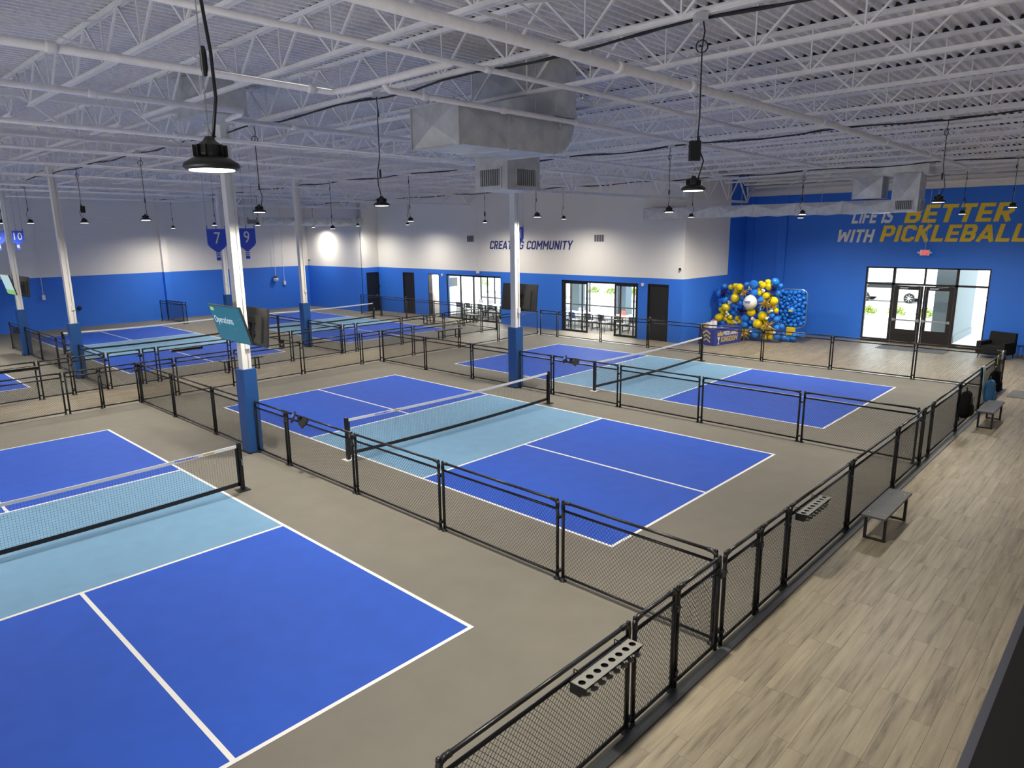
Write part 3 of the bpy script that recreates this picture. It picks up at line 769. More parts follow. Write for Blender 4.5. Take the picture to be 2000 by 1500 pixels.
for i, x in enumerate((-5.2, -8.6, -12.4, -17.4, -20.4, -25.5)):
    pipe([(x, -11, 6.62), (x, 12.5, 6.5)], .036, 'white sprinkler pipe over the far courts, %s from the right' % ORD[i], (), [(x, yy, 6.6) for yy in (-8, -2, 4, 9)])
pipe([(-2.5, 20.55, 6.52), (14.5, 20.55, 6.52)], .06, 'white pipe running along the top of the entrance wall', (), ())

# ------------------------------------------------------------------ duct units
def cross_break(mb, o, ex, ey, n, d=.012):
    """pyramid dent of a duct sheet: four triangles meeting in a raised centre"""
    b = len(mb.v); o = Vector(o); ex = Vector(ex); ey = Vector(ey); n = Vector(n)
    mb.v += [tuple(o), tuple(o + ex), tuple(o + ex + ey), tuple(o + ey), tuple(o + ex * .5 + ey * .5 + n * d)]
    mb.f += [(b, b + 1, b + 4), (b + 1, b + 2, b + 4), (b + 2, b + 3, b + 4), (b + 3, b, b + 4)]
def duct_box(t, x0, x1, y0, y1, z0, z1, name='duct_section', sides=('-y', '+x', '-x', 'b'), seams=()):
    mb = MB().box(x0, x1, y0, y1, z0, z1)
    if '-y' in sides: cross_break(mb, (x0, y0, z0), (x1 - x0, 0, 0), (0, 0, z1 - z0), (0, -1, 0), .045)
    if '+x' in sides:
        n = max(1, round((y1 - y0) / .9)); s = (y1 - y0) / n
        for i in range(n): cross_break(mb, (x1, y0 + i * s, z0), (0, s, 0), (0, 0, z1 - z0), (1, 0, 0), .045)
    if 'b' in sides:
        n = max(1, round(max(x1 - x0, y1 - y0) / .9))
        for i in range(n):
            if y1 - y0 > x1 - x0: cross_break(mb, (x0, y0 + i * (y1 - y0) / n, z0), (x1 - x0, 0, 0), (0, (y1 - y0) / n, 0), (0, 0, -1), .045)
            else: cross_break(mb, (x0 + i * (x1 - x0) / n, y0, z0), ((x1 - x0) / n, 0, 0), (0, y1 - y0, 0), (0, 0, -1), .045)
    return part(name, mb, 'galv', t)
def flange(t, x0, x1, y0, y1, z0, z1):
    e = .018
    mb = MB()
    if y1 - y0 < .08:
        for (a, b, c, d) in ((x0 - e, x1 + e, z0 - e, z0), (x0 - e, x1 + e, z1, z1 + e), (x0 - e, x0, z0, z1), (x1, x1 + e, z0, z1)): mb.box(a, b, y0, y1, c, d)
    elif x1 - x0 < .08:
        for (a, b, c, d) in ((y0 - e, y1 + e, z0 - e, z0), (y0 - e, y1 + e, z1, z1 + e), (y0 - e, y0, z0, z1), (y1, y1 + e, z0, z1)): mb.box(x0, x1, a, b, c, d)
    else:
        for (a, b, c, d) in ((x0 - e, x1 + e, y0 - e, y0), (x0 - e, x1 + e, y1, y1 + e), (x0 - e, x0, y0, y1), (x1, x1 + e, y0, y1)): mb.box(a, b, c, d, z0, z1)
    part('flange', mb, 'galv', t)
def grille(t, o, ex, ey, n, w, h):
    """return-air grille: frame, dark back and vertical fins"""
    o = Vector(o); ex = Vector(ex); ey = Vector(ey); n = Vector(n)
    g = part('grille', MB().prism([(0, 0), (w, 0), (w, h), (0, h)], o + n * .004, ex, ey, n * .004), 'galv_dark', t)
    fm = MB(); e = .035
    for q in ([(-e, -e), (w + e, -e), (w + e, 0), (-e, 0)], [(-e, h), (w + e, h), (w + e, h + e), (-e, h + e)], [(-e, 0), (0, 0), (0, h), (-e, h)], [(w, 0), (w + e, 0), (w + e, h), (w, h)]):
        fm.prism(q, o + n * .002, ex, ey, n * .02)
    part('grille_frame', fm, 'galv', g)
    k = 9
    fins = MB()
    for i in range(k):
        a = w * (i + .5) / k; fins.prism([(a - .006, 0), (a + .006, 0), (a + .006, h), (a - .006, h)], o + n * .008, ex, ey, n * .015)
    part('grille_fin', fins, 'galv', g)
# unit 1, the large one in the middle of the photo
t = thing('duct_unit', 'large galvanized duct with rounded elbow hanging in the middle of the roof', 'air duct', (0, 0, 0))
duct_box(t, 3.78, 4.82, -4.28, -2.22, 6.0, 6.58)
flange(t, 3.78, 4.82, -4.3, -4.26, 6.0, 6.58); flange(t, 3.78, 4.82, -3.27, -3.23, 6.0, 6.58); flange(t, 3.78, 4.82, -2.24, -2.2, 6.0, 6.58)
eb = MB(); prof = [(-2.22, 6.0)] + [(-2.22 + .56 * math.sin(a), 6.58 - .58 * math.cos(a)) for a in [PI / 2 * i / 8 for i in range(1, 9)]] + [(-2.22, 6.58)]
eb.prism(prof, (3.78, 0, 0), (0, 1, 0), (0, 0, 1), (1.04, 0, 0)); part('elbow_section', eb, 'galv', t)
duct_box(t, 3.0, 4.84, -2.2, -1.66, 6.59, 7.55, 'riser', ('-y', '+x'))
flange(t, 3.0, 4.84, -2.2, -1.66, 6.60, 6.64)
duct_box(t, 2.9, 3.1, -2.2, -1.2, 6.1, 7.55, 'return_riser', ('-y',))
duct_box(t, 2.34, 3.2, -1.6, -.69, 5.55, 6.30, 'diffuser_plenum', ('b',))
flange(t, 2.34, 3.2, -1.6, -.69, 5.56, 5.60)
for (o, ex, n) in (((2.50, -1.6, 5.63), (1, 0, 0), (0, -1, 0)), ((3.2, -1.36, 5.63), (0, 1, 0), (1, 0, 0))): grille(t, o, ex, (0, 0, 1), n, .52, .30)
mb = MB().quadbox([(2.34, -1.6, 6.3), (3.2, -1.6, 6.3), (3.2, -.69, 6.3), (2.34, -.69, 6.3), (2.6, -2.0, 6.55), (3.78, -2.2, 6.55), (3.78, -1.7, 6.55), (2.6, -1.4, 6.55)])
part('transition', mb, 'galv', t)
for x, y in ((3.82, -4.0), (4.78, -2.6)): part('hanger_rod', MB().tube([(x, y, 6.58), (x, y, 7.5)], .006, 5), 'galv', t)
# unit 2, above the lobby corner, with its long horizontal duct
t = thing('duct_unit', 'galvanized duct unit above the lobby with a long duct reaching left', 'air duct', (0, 0, 0))
duct_box(t, 4.1, 5.0, 14.55, 15.3, 5.76, 6.45); flange(t, 4.1, 5.0, 14.53, 14.57, 5.76, 6.45)
duct_box(t, 4.6, 6.3, 14.7, 15.5, 6.45, 7.35, 'riser', ('-y',))
duct_box(t, 5.35, 6.15, 14.45, 15.2, 5.28, 6.5, 'diffuser_plenum', ('-y', '+x'))
grille(t, (5.5, 14.43, 5.36), (1, 0, 0), (0, 0, 1), (0, -1, 0), .5, .28); grille(t, (6.17, 14.6, 5.36), (0, 1, 0), (0, 0, 1), (1, 0, 0), .45, .28)
duct_box(t, -4.25, 5.35, 14.62, 15.12, 5.28, 5.69, 'long_duct', ('b',))
mb = MB()
for i in range(6): cross_break(mb, (-4.25 + 1.6 * i, 14.62, 5.28), (1.6, 0, 0), (0, 0, .41), (0, -1, 0), .045)
part('duct_panel', mb, 'galv', t)
for i in range(7): flange(t, -4.27 + 1.6 * i, -4.23 + 1.6 * i, 14.62, 15.12, 5.28, 5.69)
for x in (-3, 0, 3): part('hanger_rod', MB().tube([(x, 14.8, 5.69), (x, 14.8, 6.7)], .006, 5), 'galv', t)
# unit 3, far left
t = thing('duct_unit', 'galvanized duct along the roof by the far left corner, with a grille', 'air duct', (0, 0, 0))
duct_box(t, -24.4, -23.8, 7.2, 14.0, 5.3, 5.74, 'long_duct')
duct_box(t, -24.5, -23.3, 6.1, 7.2, 5.28, 6.3, 'diffuser_plenum'); duct_box(t, -24.4, -23.4, 6.2, 7.1, 6.3, 7.4, 'riser', ('-y', '+x'))
grille(t, (-24.2, 6.08, 5.38), (1, 0, 0), (0, 0, 1), (0, -1, 0), .6, .35); grille(t, (-23.28, 6.35, 5.38), (0, 1, 0), (0, 0, 1), (1, 0, 0), .6, .35)
# unit 4, near left above the large light
t = thing('duct_unit', 'galvanized duct box up in the roof behind the large lit lamp', 'air duct', (0, 0, 0))
duct_box(t, -.95, .2, -5.8, -5.05, 6.8, 7.46)
flange(t, -.95, .2, -5.8, -5.05, 6.8, 6.84)

# ------------------------------------------------------------------ doors and windows of the far wall
def slab_door(n, x0, x1, y, zt, handle_left=True, axis='x'):
    d = struct('door_%d' % n, None, loc=((x0 if axis == 'x' else y), (y if axis == 'x' else x0), 0))
    w = x1 - x0
    def bx(mb, a, b, c0, c1, z0, z1):
        return mb.box(a, b, c0, c1, z0, z1) if axis == 'x' else mb.box(-c1, -c0, a, b, z0, z1)
    fr = MB(); bx(fr, 0, .05, -.02, .1, 0, zt); bx(fr, w - .05, w, -.02, .1, 0, zt); bx(fr, .05, w - .05, -.02, .1, zt - .05, zt)
    part('door_frame', fr, 'frame_black', d)
    lf = MB(); bx(lf, .055, w - .055, .03, .075, .012, zt - .055)
    leaf = part('door_leaf', lf, 'door_black', d)
    hx = .14 if handle_left else w - .14; s = 1 if handle_left else -1
    hm = MB(); bx(hm, hx - .03, hx + .03, .01, .03, .97, 1.05); bx(hm, min(hx, hx + s * .12), max(hx, hx + s * .12), -.03, -.012, 1.0, 1.02); bx(hm, hx - .01, hx + .01, -.03, .012, 1.0, 1.02)
    part('handle', hm, 'chrome', leaf)
    part('threshold', bx(MB(), .05, w - .05, -.02, .1, 0, .012), 'chrome', d)
    return d
slab_door(1, 14.22, 15.14, -24.1, 2.44, False, 'y')
slab_door(2, -21.72, -20.62, 15.22, 2.50, True)
slab_door(3, -4.33, -3.27, 15.22, 2.50, True)
d4 = struct('door_4', None, loc=(-19.32, 15.2, 0))          # open doorway with a white leaf swung in
fr = MB().box(0, .045, -.01, .26, 0, 2.48).box(.935, .98, -.01, .26, 0, 2.48).box(.045, .935, -.01, .26, 2.435, 2.48)
part('door_frame', fr, 'frame_black', d4)
lf = part('door_leaf', MB().box(.06, .10, .26, 1.1, .012, 2.43), 'plastic_white', d4)
part('handle', MB().tube([(.10, 1.0, 1.0), (.14, 1.0, 1.0), (.14, .88, 1.0)], .01, 6), 'chrome', lf)
def glazing(name, x0, y, z0, bars, rails, material, panes, depth=.08, loc=None):
    """frame from vertical bars (x0,x1,z0,z1) and rails, panes between"""
    w = struct(name, None, loc=(x0, y, 0))
    for (a, b, c, d) in bars: part('mullion', MB().box(a, b, 0, depth, c, d), material, w)
    for (a, b, c, d) in rails: part('frame_rail', MB().box(a, b, 0, depth, c, d), material, w)
    for (a, b, c, d) in panes: part('pane', MB().box(a, b, depth * .45, depth * .55, c, d), 'glass', w)
    return w
# window 1: four-panel glass wall (left), fully closed
W = 4.34; Z = 2.50; q = [0, .07, 1.085, 1.155, 2.14, 2.21, 3.24, 3.27, W - .07, W]
glazing('window_1', -17.72, 15.25, 0, [(q[0], q[1], 0, Z), (q[2], q[3], .09, Z - .09), (q[4], q[5], .09, Z - .09), (q[6], q[7], .09, Z - .09), (q[8], q[9], 0, Z)],
        [(q[1], q[8], 0, .09), (q[1], q[8], Z - .09, Z)], 'frame_black', [(q[1], q[2], .09, Z - .09), (q[3], q[4], .09, Z - .09), (q[5], q[6], .09, Z - .09), (q[7], q[8], .09, Z - .09)])
# window 2: sliding glass doors standing open in the middle
W = 4.42; Z = 2.49
glazing('window_2', -9.24, 15.25, 0, [(0, .08, 0, Z), (W - .08, W, 0, Z)], [(.08, W - .08, Z - .09, Z)], 'frame_black', [])
for i, (a, b) in enumerate([(.10, 1.52), (3.08, 4.32)]):
    ms = (a + .38) if i == 0 else (a + .30); m2 = (b - .34) if i == 0 else (b - .22)
    glazing('window_%d' % (3 + i), -9.24, 15.29, 0, [(a, a + .075, 0, Z - .09), (b - .075, b, 0, Z - .09), (ms, ms + .06, .1, Z - .17), (m2, m2 + .05, .1, Z - .17)],
            [(a + .075, b - .075, 0, .1), (a + .075, b - .075, Z - .17, Z - .09)], 'frame_black',
            [(a + .075, ms, .1, Z - .17), (ms + .06, m2, .1, Z - .17), (m2 + .05, b - .075, .1, Z - .17)])
# small fixtures on the far wall
for i, (x, z, l) in enumerate([(-17.95 - .08, 2.62, 'beside the open doorway'), (-4.58, 2.62, 'beside the right-hand black door')]):
    o = part('emergency_light', MB().box(-.06, .06, -.06, 0, -.11, .0).lathe([(.03, -.16), (.045, -.12), (.045, -.10)], 8, c=(0, -.03, 0)), 'plastic_white', None, loc=(x, 15.2, z - .1))
    tag(o, 'small white wall light %s' % l, 'wall light')
for i, (x, y, z, l) in enumerate([(-2.72, 15.2, 3.2, 'far wall by the return corner'), (-30.3, 14.05, 3.12, 'far left corner above the blue paint')]):
    o = thing('security_camera', 'small dome camera on the %s' % l, 'camera', (x, y, z))
    part('bracket', MB().box(-.05, .05, -.03, 0, -.05, .05), 'plastic_white', o); part('dome', MB().lathe([(.01, -.07), (.045, -.05), (.055, 0), (.03, .03)], 10, c=(0, -.09, 0)), 'black', o, True)
for i, (x0, x1, z0, z1, l) in enumerate([(-15.88, -15.34, 4.3, 4.64, 'left of the lettering'), (-7.27, -6.72, 4.31, 4.63, 'right of the lettering')]):
    o = thing('wall_vent', 'dark slotted vent grille high on the white wall, %s' % l, 'vent', (x0, 15.2, z0))
    part('back_plate', MB().box(0, x1 - x0, -.012, 0, 0, z1 - z0), 'plastic_white', o)
    w = (x1 - x0) / 4
    for k in range(4): part('slot', MB().box(k * w + .012, (k + 1) * w - .022, -.03, -.012, .01, z1 - z0 - .01), 'galv_dark', o)
# drop conduits and boxes along the left wall and far wall
for i, (x, y, z0, z1, r, l, kind) in enumerate([(XL + .2, 11.5, 2.05, 6.6, .016, 'with a white speaker at its end, far left wall', 's'), (XL + .06, 12.17, 1.68, 6.6, .012, 'with a small outlet, beside the white speaker drop', 'o'),
                                               (XL + .06, -1.6, 1.72, 6.6, .016, 'down the left wall behind the pale screen', 'o'), (-15.05, 15.14, 2.75, 6.3, .01, 'ending above the four-panel glass wall', 'o')]):
    o = thing('drop_conduit', 'white conduit %s' % l, 'conduit', (x, y, z0))
    part('conduit_pipe', MB().tube([(0, 0, .1), (0, 0, z1 - z0)], r, 6), 'plastic_white', o)
    if kind == 's': part('speaker_body', MB().lathe([(.10, -.22), (.15, -.18), (.16, 0), (.10, .06)], 12), 'plastic_white', o, True); part('speaker_cap', MB().lathe([(.165, 0), (.15, .06), (.06, .10)], 12), 'black', o)
    else: part('outlet_box', MB().box(-.06, .06, -.07, .07, -.12, .12), 'plastic_white', o)
o = part('wall_bell', MB().lathe([(.10, 0), (.12, .03), (.09, .07), (.03, .08)], 12, mtx=Matrix.Rotation(PI / 2, 3, 'Y')), 'black', None, loc=(XL, -.02, 1.02)); tag(o, 'round black bell low on the blue left wall', 'bell')
o = part('door_sign', MB().box(-.02, 0, -.1, .1, -.06, .06), 'black', None, loc=(-24.07, 15.32 - .1, 1.55)); tag(o, 'small dark plate on the wall beside the corner door', 'sign')

# ------------------------------------------------------------------ entrance storefront
eW = 7.37 - 2.88; x1, x2, x3 = 3.97 - 2.88, 5.12 - 2.88, 6.27 - 2.88
w = glazing('window_5', 2.88, YE + .06, 0, [(0, .06, 0, 3.18), (x1 - .05, x1 + .05, 0, 3.18), (x2 - .03, x2 + .03, 2.52, 3.18), (x3 - .05, x3 + .05, 0, 3.18), (eW - .06, eW, 0, 3.18)],
        [(.06, eW - .06, 3.12, 3.18), (.06, eW - .06, 2.44, 2.52), (.06, x1 - .05, 0, .16), (x3 + .05, eW - .06, 0, .16)], 'frame_bronze',
        [(.06, x1 - .05, 2.52, 3.12), (x1 + .05, x2 - .03, 2.52, 3.12), (x2 + .03, x3 - .05, 2.52, 3.12), (x3 + .05, eW - .06, 2.52, 3.12), (.06, x1 - .05, .16, 2.44), (x3 + .05, eW - .06, .16, 2.44)], .11)
for i, (a, b) in enumerate([(4.03, 5.105), (5.135, 6.21)]):
    d = struct('door_%d' % (5 + i), None, loc=(a, YE + .07, 0)); ww = b - a
    part('door_stile', MB().box(0, .17, 0, .05, .012, 2.43), 'frame_bronze', d); part('door_stile', MB().box(ww - .17, ww, 0, .05, .012, 2.43), 'frame_bronze', d)
    part('door_rail', MB().box(.17, ww - .17, 0, .05, 2.26, 2.43), 'frame_bronze', d); part('door_rail', MB().box(.17, ww - .17, 0, .05, .012, .61), 'frame_bronze', d)
    part('kick_strip', MB().box(.17, ww - .17, -.008, 0, .36, .38), 'frame_black', d)
    part('pane', MB().box(.17, ww - .17, .02, .03, .61, 2.26), 'glass', d)
    part('push_bar', MB().box(.06, ww - .06, -.06, -.025, .98, 1.03).box(.03, .13, -.065, 0, .95, 1.06).box(ww - .13, ww - .03, -.065, 0, .95, 1.06), 'chrome', d)
    hx = ww - .08 if i == 0 else .08
    part('vertical_rod', MB().tube([(hx, -.03, .05), (hx, -.03, 2.40)], .011, 6), 'chrome', d)
    part('door_closer', MB().box(.22, .52, -.05, 0, 2.31, 2.37).bar((.5, -.03, 2.38), (.86, -.05, 2.42), .02), 'chrome', d)
    part('threshold', MB().box(0, ww, -.10, .05, 0, .012), 'chrome', d)
# exit sign on its rod
o = thing('exit_sign', 'lit red exit sign hanging over the entrance doors', 'exit sign', (5.08, 20.7, 3.79))
part('housing', MB().box(-.17, .17, -.03, .03, -.11, .11), 'plastic_white', o); part('sign_face', MB().box(-.135, .135, -.036, -.03, -.085, .085), 'exit_red', o)
for s in (-1, 1): part('lamp_head', MB().lathe([(.03, -.05), (.04, 0), (.02, .04)], 8, c=(s * .215, 0, 0), mtx=Matrix.Rotation(PI / 2, 3, 'Y')), 'plastic_white', o)
part('hanging_rod', MB().tube([(0, 0, .11), (0, 0, 3.43)], .008, 5), 'plastic_white', o)
lettering('EXIT', None, None, .12, (-.12, -.0365, -.06), (1, 0, 0), (0, 0, 1), (0, -.003, 0), 'sign_white', shear=0, width=.24, w=.17, parent=o)
# wall lettering
yy = YE - .001; out = (0, -.012, 0)
lettering('LIFE IS', 'wall_lettering', 'white slanted wall lettering reading LIFE IS on the blue entrance wall', .58, (2.10, yy, 4.98), (1, 0, 0), (0, 0, 1), out, 'paint_white', width=1.36 + .2, shear=.2)
lettering('BETTER', 'wall_lettering', 'gold slanted wall lettering reading BETTER on the blue entrance wall', .70, (4.13, yy, 4.97), (1, 0, 0), (0, 0, 1), out, 'paint_gold', width=3.62, shear=.2)
lettering('WITH', 'wall_lettering', 'white slanted wall lettering reading WITH on the blue entrance wall', .54, (1.53, yy, 4.19), (1, 0, 0), (0, 0, 1), out, 'paint_white', width=1.45, shear=.2)
lettering('PICKLEBALL', 'wall_lettering', 'gold slanted wall lettering reading PICKLEBALL on the blue entrance wall', .66, (3.28, yy, 4.22), (1, 0, 0), (0, 0, 1), out, 'paint_gold', width=5.0, shear=.2)
lettering('CREATING COMMUNITY', 'wall_lettering', 'navy slanted wall lettering reading CREATING COMMUNITY on the white far wall', .43, (-14.16, 15.199, 3.93), (1, 0, 0), (0, 0, 1), out, 'paint_navy', width=5.55, shear=.2, w=.17)

# ------------------------------------------------------------------ hanging court number signs
def court_sign(num, x, y, z, w, label, material='sign_blue', ang=0.0):
    t = thing('court_sign', label, 'sign', (x, y, z), PI / 2 + ang, 'paddle-shaped court number signs')   # faces +x
    k = w / .62
    body = [(-.31, .36), (.31, .36), (.31, -.10), (.25, -.20), (.07, -.34), (-.07, -.34), (-.25, -.20), (-.31, -.10)]
    part('paddle_board', MB().prism([(a * k, b * k) for a, b in body], (0, 0, 0), (1, 0, 0), (0, 0, 1), (0, .03, 0)), material, t)
    part('handle', MB().prism([(-.065 * k, -.62 * k), (.065 * k, -.62 * k), (.06 * k, -.34 * k), (-.06 * k, -.34 * k)], (0, 0, 0), (1, 0, 0), (0, 0, 1), (0, .03, 0)), material, t)
    for i in range(3): part('grip_band', MB().box(-.062 * k, .062 * k, -.004, 0, (-.40 - .06 * i) * k, (-.37 - .06 * i) * k), 'sign_white', t)
    for a in (-.29, 0, .29): part('hanger_tab', MB().box(a * k - .012, a * k + .012, .005, .02, .36 * k, .46 * k).tube([(a * k, .012, .46 * k), (a * k, .012, 7.48 - z)], .004, 4), 'sign_blue', t)
    me = font_mesh(num, .46 * k, .004, 'sign_white')
    o = bpy.data.objects.new('number', me); COL.objects.link(o); o.parent = t; o.location = (0, -.006, .06 * k); o.rotation_euler = (PI / 2, 0, 0); o.scale = (.95, 1.15, 1)
court_sign('7', -10.5, -1.03, 4.62, .64, 'blue paddle-shaped sign with white number 7, left of the near column')
court_sign('9', -10.5, -.02, 4.64, .64, 'blue paddle-shaped sign with white number 9, right of the near column')
court_sign('11', -10.5, 13.52, 4.62, .70, 'blue paddle-shaped sign with number 11, behind the second column')
court_sign('10', -24.0, -3.7, 4.79, .50, 'dark blue paddle-shaped sign with number 10, far left')
court_sign('8', -24.0, -4.38, 4.79, .50, 'dark blue paddle-shaped sign with number 8 at the left edge')

# ------------------------------------------------------------------ screens on the columns
def tv(x, y, z, facing, tilt, label, screen=None, content=None):
    t = thing('wall_screen', label, 'screen', (x, y, z), 0 if facing < 0 else PI)     # local -y is the screen side
    W2, H2 = .725, .415
    rot = Matrix.Rotation(tilt, 3, 'X')
    def P(mb):
        mb.v = [tuple(rot @ Vector(v)) for v in mb.v]; return mb
    part('cabinet', P(MB().box(-W2, W2, -.025, .02, -H2, H2).box(-W2 * .7, W2 * .7, .02, .05, -H2 * .85, H2 * .55)), 'screen_back', t)
    part('screen_panel', P(MB().box(-W2 + .012, W2 - .012, -.028, -.025, -H2 + .012, H2 - .012)), screen or 'black', t)
    part('mount_plate', P(MB().box(-.25, .25, .05, .065, .08, .11).box(-.25, .25, .05, .065, -.16, -.13).box(-.2, -.16, .05, .075, -.25, .22).box(.16, .2, .05, .075, -.25, .22)), 'black', t)
    part('mount_arm', MB().bar((0, .06, 0), (.05, .2, -.02), .05, .10).bar((.05, .2, -.02), (0, .3, 0), .05, .10), 'black', t)
    if content == 'ops':
        me = font_mesh('Operations', .17, .001, 'screen_text', 'screen_text')
        o = bpy.data.objects.new('screen_text', me); COL.objects.link(o); o.parent = t
        o.matrix_local = Matrix.Translation(rot @ Vector((-.20, -.030, .08))) @ rot.to_4x4() @ Matrix.Rotation(PI / 2, 4, 'X')
        o.scale = (1.0, 1.35, 1)
        part('screen_logo', P(MB().box(-.66, -.50, -.0295, -.028, .28, .36)), 'screen_yellow', t)
        for zz in (0, 1):
            part('screen_wave', P(MB().tube([(-.6 + .1 * i, -.029, -.12 + zz * .07 + .07 * math.sin(i * .6 + zz * .5) + .012 * i) for i in range(14)], .003, 4)), 'screen_text' if False else M['screen_wave'], t)
    if content == 'green':
        part('screen_band', P(MB().box(-W2 + .012, W2 - .012, -.030, -.028, -H2 + .012, -H2 + .2)), 'screen_green', t)
    return t
M['screen_wave'] = mat('lit_wave_line', (.01, .05, .07), .3, emit=((.02, .19, .28), 1.0))
TV_Z = 2.92
tv(-2.15, -4.66, TV_Z, -1, .27, 'lit teal screen reading Operations on the nearest column', 'screen_teal', 'ops')
tv(-2.2, -4.16, 2.82, 1, .10, 'dark screen seen from behind, back to back with the teal screen')
tv(-2.25, 4.60, 2.80, 1, .12, 'dark screen seen from behind on the second column, in front of the glass wall')
tv(-22.0, -4.66, 2.94, -1, .22, 'lit pale green screen on the far left column', 'screen_light', 'green')
tv(-22.0, -4.14, 2.82, 1, .08, 'dark screen seen from behind on the far left column')

# ------------------------------------------------------------------ benches
def bench(x, y, rot, L, label, D=.34, H=.45):
    t = thing('bench', label, 'bench', (x, y, 0), rot, 'backless benches by the fences')     # long axis along local x
    part('seat', MB().box(-L / 2, L / 2, -D / 2, D / 2, H - .03, H), 'bench_top', t)
    part('seat_edge', MB().box(-L / 2, L / 2, -D / 2 - .004, -D / 2, H - .035, H - .002).box(-L / 2, L / 2, D / 2, D / 2 + .004, H - .035, H - .002), 'black_metal', t)
    for s in (-1, 1):
        a = s * (L / 2 - .18)
        part('leg', MB().box(a - .02, a + .02, -D / 2 + .01, -D / 2 + .05, 0, H - .03).box(a - .02, a + .02, D / 2 - .05, D / 2 - .01, 0, H - .03)
             .box(a - .02, a + .02, -D / 2 + .05, D / 2 - .05, 0, .035).box(a - .02, a + .02, -D / 2 + .05, D / 2 - .05, H - .07, H - .03), 'black_metal', t)
        for q in (-1, 1): part('screw', MB().lathe([(.012, H), (.012, H + .002)], 6, c=(a, q * .11, 0)), 'chrome', t)
    return t
bench(9.59, .45, PI / 2, 1.48, 'dark grey bench against the walkway fence, nearer the camera')
bench(9.62, 8.85, PI / 2, 1.48, 'dark grey bench against the walkway fence under the hanging bags')
bench(-11.58, -.1, PI / 2, 1.5, 'dark bench in the wood aisle behind the teal screen column')
bench(-11.55, 9.85, PI / 2, 1.4, 'dark bench in the wood aisle in front of the four-panel glass wall')
bench(-15.0, 14.55, 0, .9, 'small dark bench at the foot of the four-panel glass wall')
bench(-16.6, 12.85, PI / 2, .8, 'small dark bench by the fence before the far doors')

# ------------------------------------------------------------------ paddle racks
def rack(x, y, L, label, front=1, z=.97):
    """holed rack hung on a rail; long axis along y, faces +x if front>0"""
    t = thing('paddle_rack', label, 'paddle rack', (x, y, z), 0 if front > 0 else PI, 'holed paddle racks on the fences')
    n = 8; s = L / n; W2 = .16; r = .034
    def plate(z0, x0, x1, dz, holes=True):
        mb = MB(); ns = 16
        for i in range(n):
            a, b = -L / 2 + i * s, -L / 2 + (i + 1) * s; c = ((x0 + x1) / 2, (a + b) / 2); bb = len(mb.v)
            sq = []; ci = []
            for k in range(ns):
                th = 2 * PI * k / ns; cx_, sy_ = math.cos(th), math.sin(th); m_ = max(abs(cx_), abs(sy_))
                px, py = c[0] + cx_ / m_ * (x1 - x0) / 2, c[1] + sy_ / m_ * s / 2
                zf = lambda xx: z0 + dz * (xx - x0) / (x1 - x0)
                sq.append((px, py, zf(px))); hx, hy = c[0] + r * cx_, c[1] + r * sy_; ci.append((hx, hy, zf(hx)))
            mb.v += sq + ci + [(p[0], p[1], p[2] - .004) for p in sq] + [(p[0], p[1], p[2] - .004) for p in ci]
            for k in range(ns):
                l = (k + 1) % ns
                mb.f.append((bb + k, bb + l, bb + ns + l, bb + ns + k)); mb.f.append((bb + 2 * ns + k, bb + 3 * ns + k, bb + 3 * ns + l, bb + 2 * ns + l))
                mb.f.append((bb + ns + k, bb + ns + l, bb + 3 * ns + l, bb + 3 * ns + k))
        return mb
    part('holder_plate', plate(.06, .03, .03 + W2, .006), 'strip_rack', t)
    sh = MB()
    for i in range(n):                       # lower shelf with scalloped front lobes
        c = -L / 2 + (i + .5) * s
        lobe = [(.03, c - .03)] + [(.145 + .05 * math.cos(a), c + .046 * math.sin(a)) for a in [-PI / 2 + PI * k / 8 for k in range(9)]] + [(.03, c + .03)]
        sh.prism(lobe, (0, 0, -.03), (1, 0, 0), (0, 1, 0), (0, 0, .004))
    part('lower_shelf', sh, 'strip_rack', t)
    part('back_panel', MB().box(.024, .03, -L / 2, L / 2, -.04, .075), 'black_metal', t)
    part('dark_infill', MB().box(.03, .13, -L / 2 + .004, L / 2 - .004, -.02, .035), 'black', t)  # black box added between the plates so the holes look dark
    for q in (-1, 1): part('end_panel', MB().prism([(.03, -.04), (.14, -.04), (.19, .058), (.03, .056)], (0, q * L / 2, 0), (1, 0, 0), (0, 0, 1), (0, -q * .004, 0)), 'black_metal', t)
    for q in (-.35, .35): part('hook', MB().tube([(.03, q * L, .06), (.03, q * L, .085), (-.035, q * L, .085), (-.035, q * L, .04)], .006, 5), 'black_metal', t)
    return t
M['strip_rack'] = mat('grey_rack_metal', (.24, .24, .22), .5, .1)
rack(9.16, -6.77, .86, 'grey holed paddle rack on the walkway fence, nearest the camera', 1, PH - .19)
rack(9.16, -1.95, .86, 'grey holed paddle rack on the walkway fence beside the nearer bench', 1, PH - .19)
rack(-11.82, -1.9, 1.0, 'dark paddle rack on the aisle fence in front of the far court', 1, PH - .20)
rack(-11.82, -6.85, 1.2, 'dark paddle rack on the aisle fence at the left edge', 1, PH - .20)
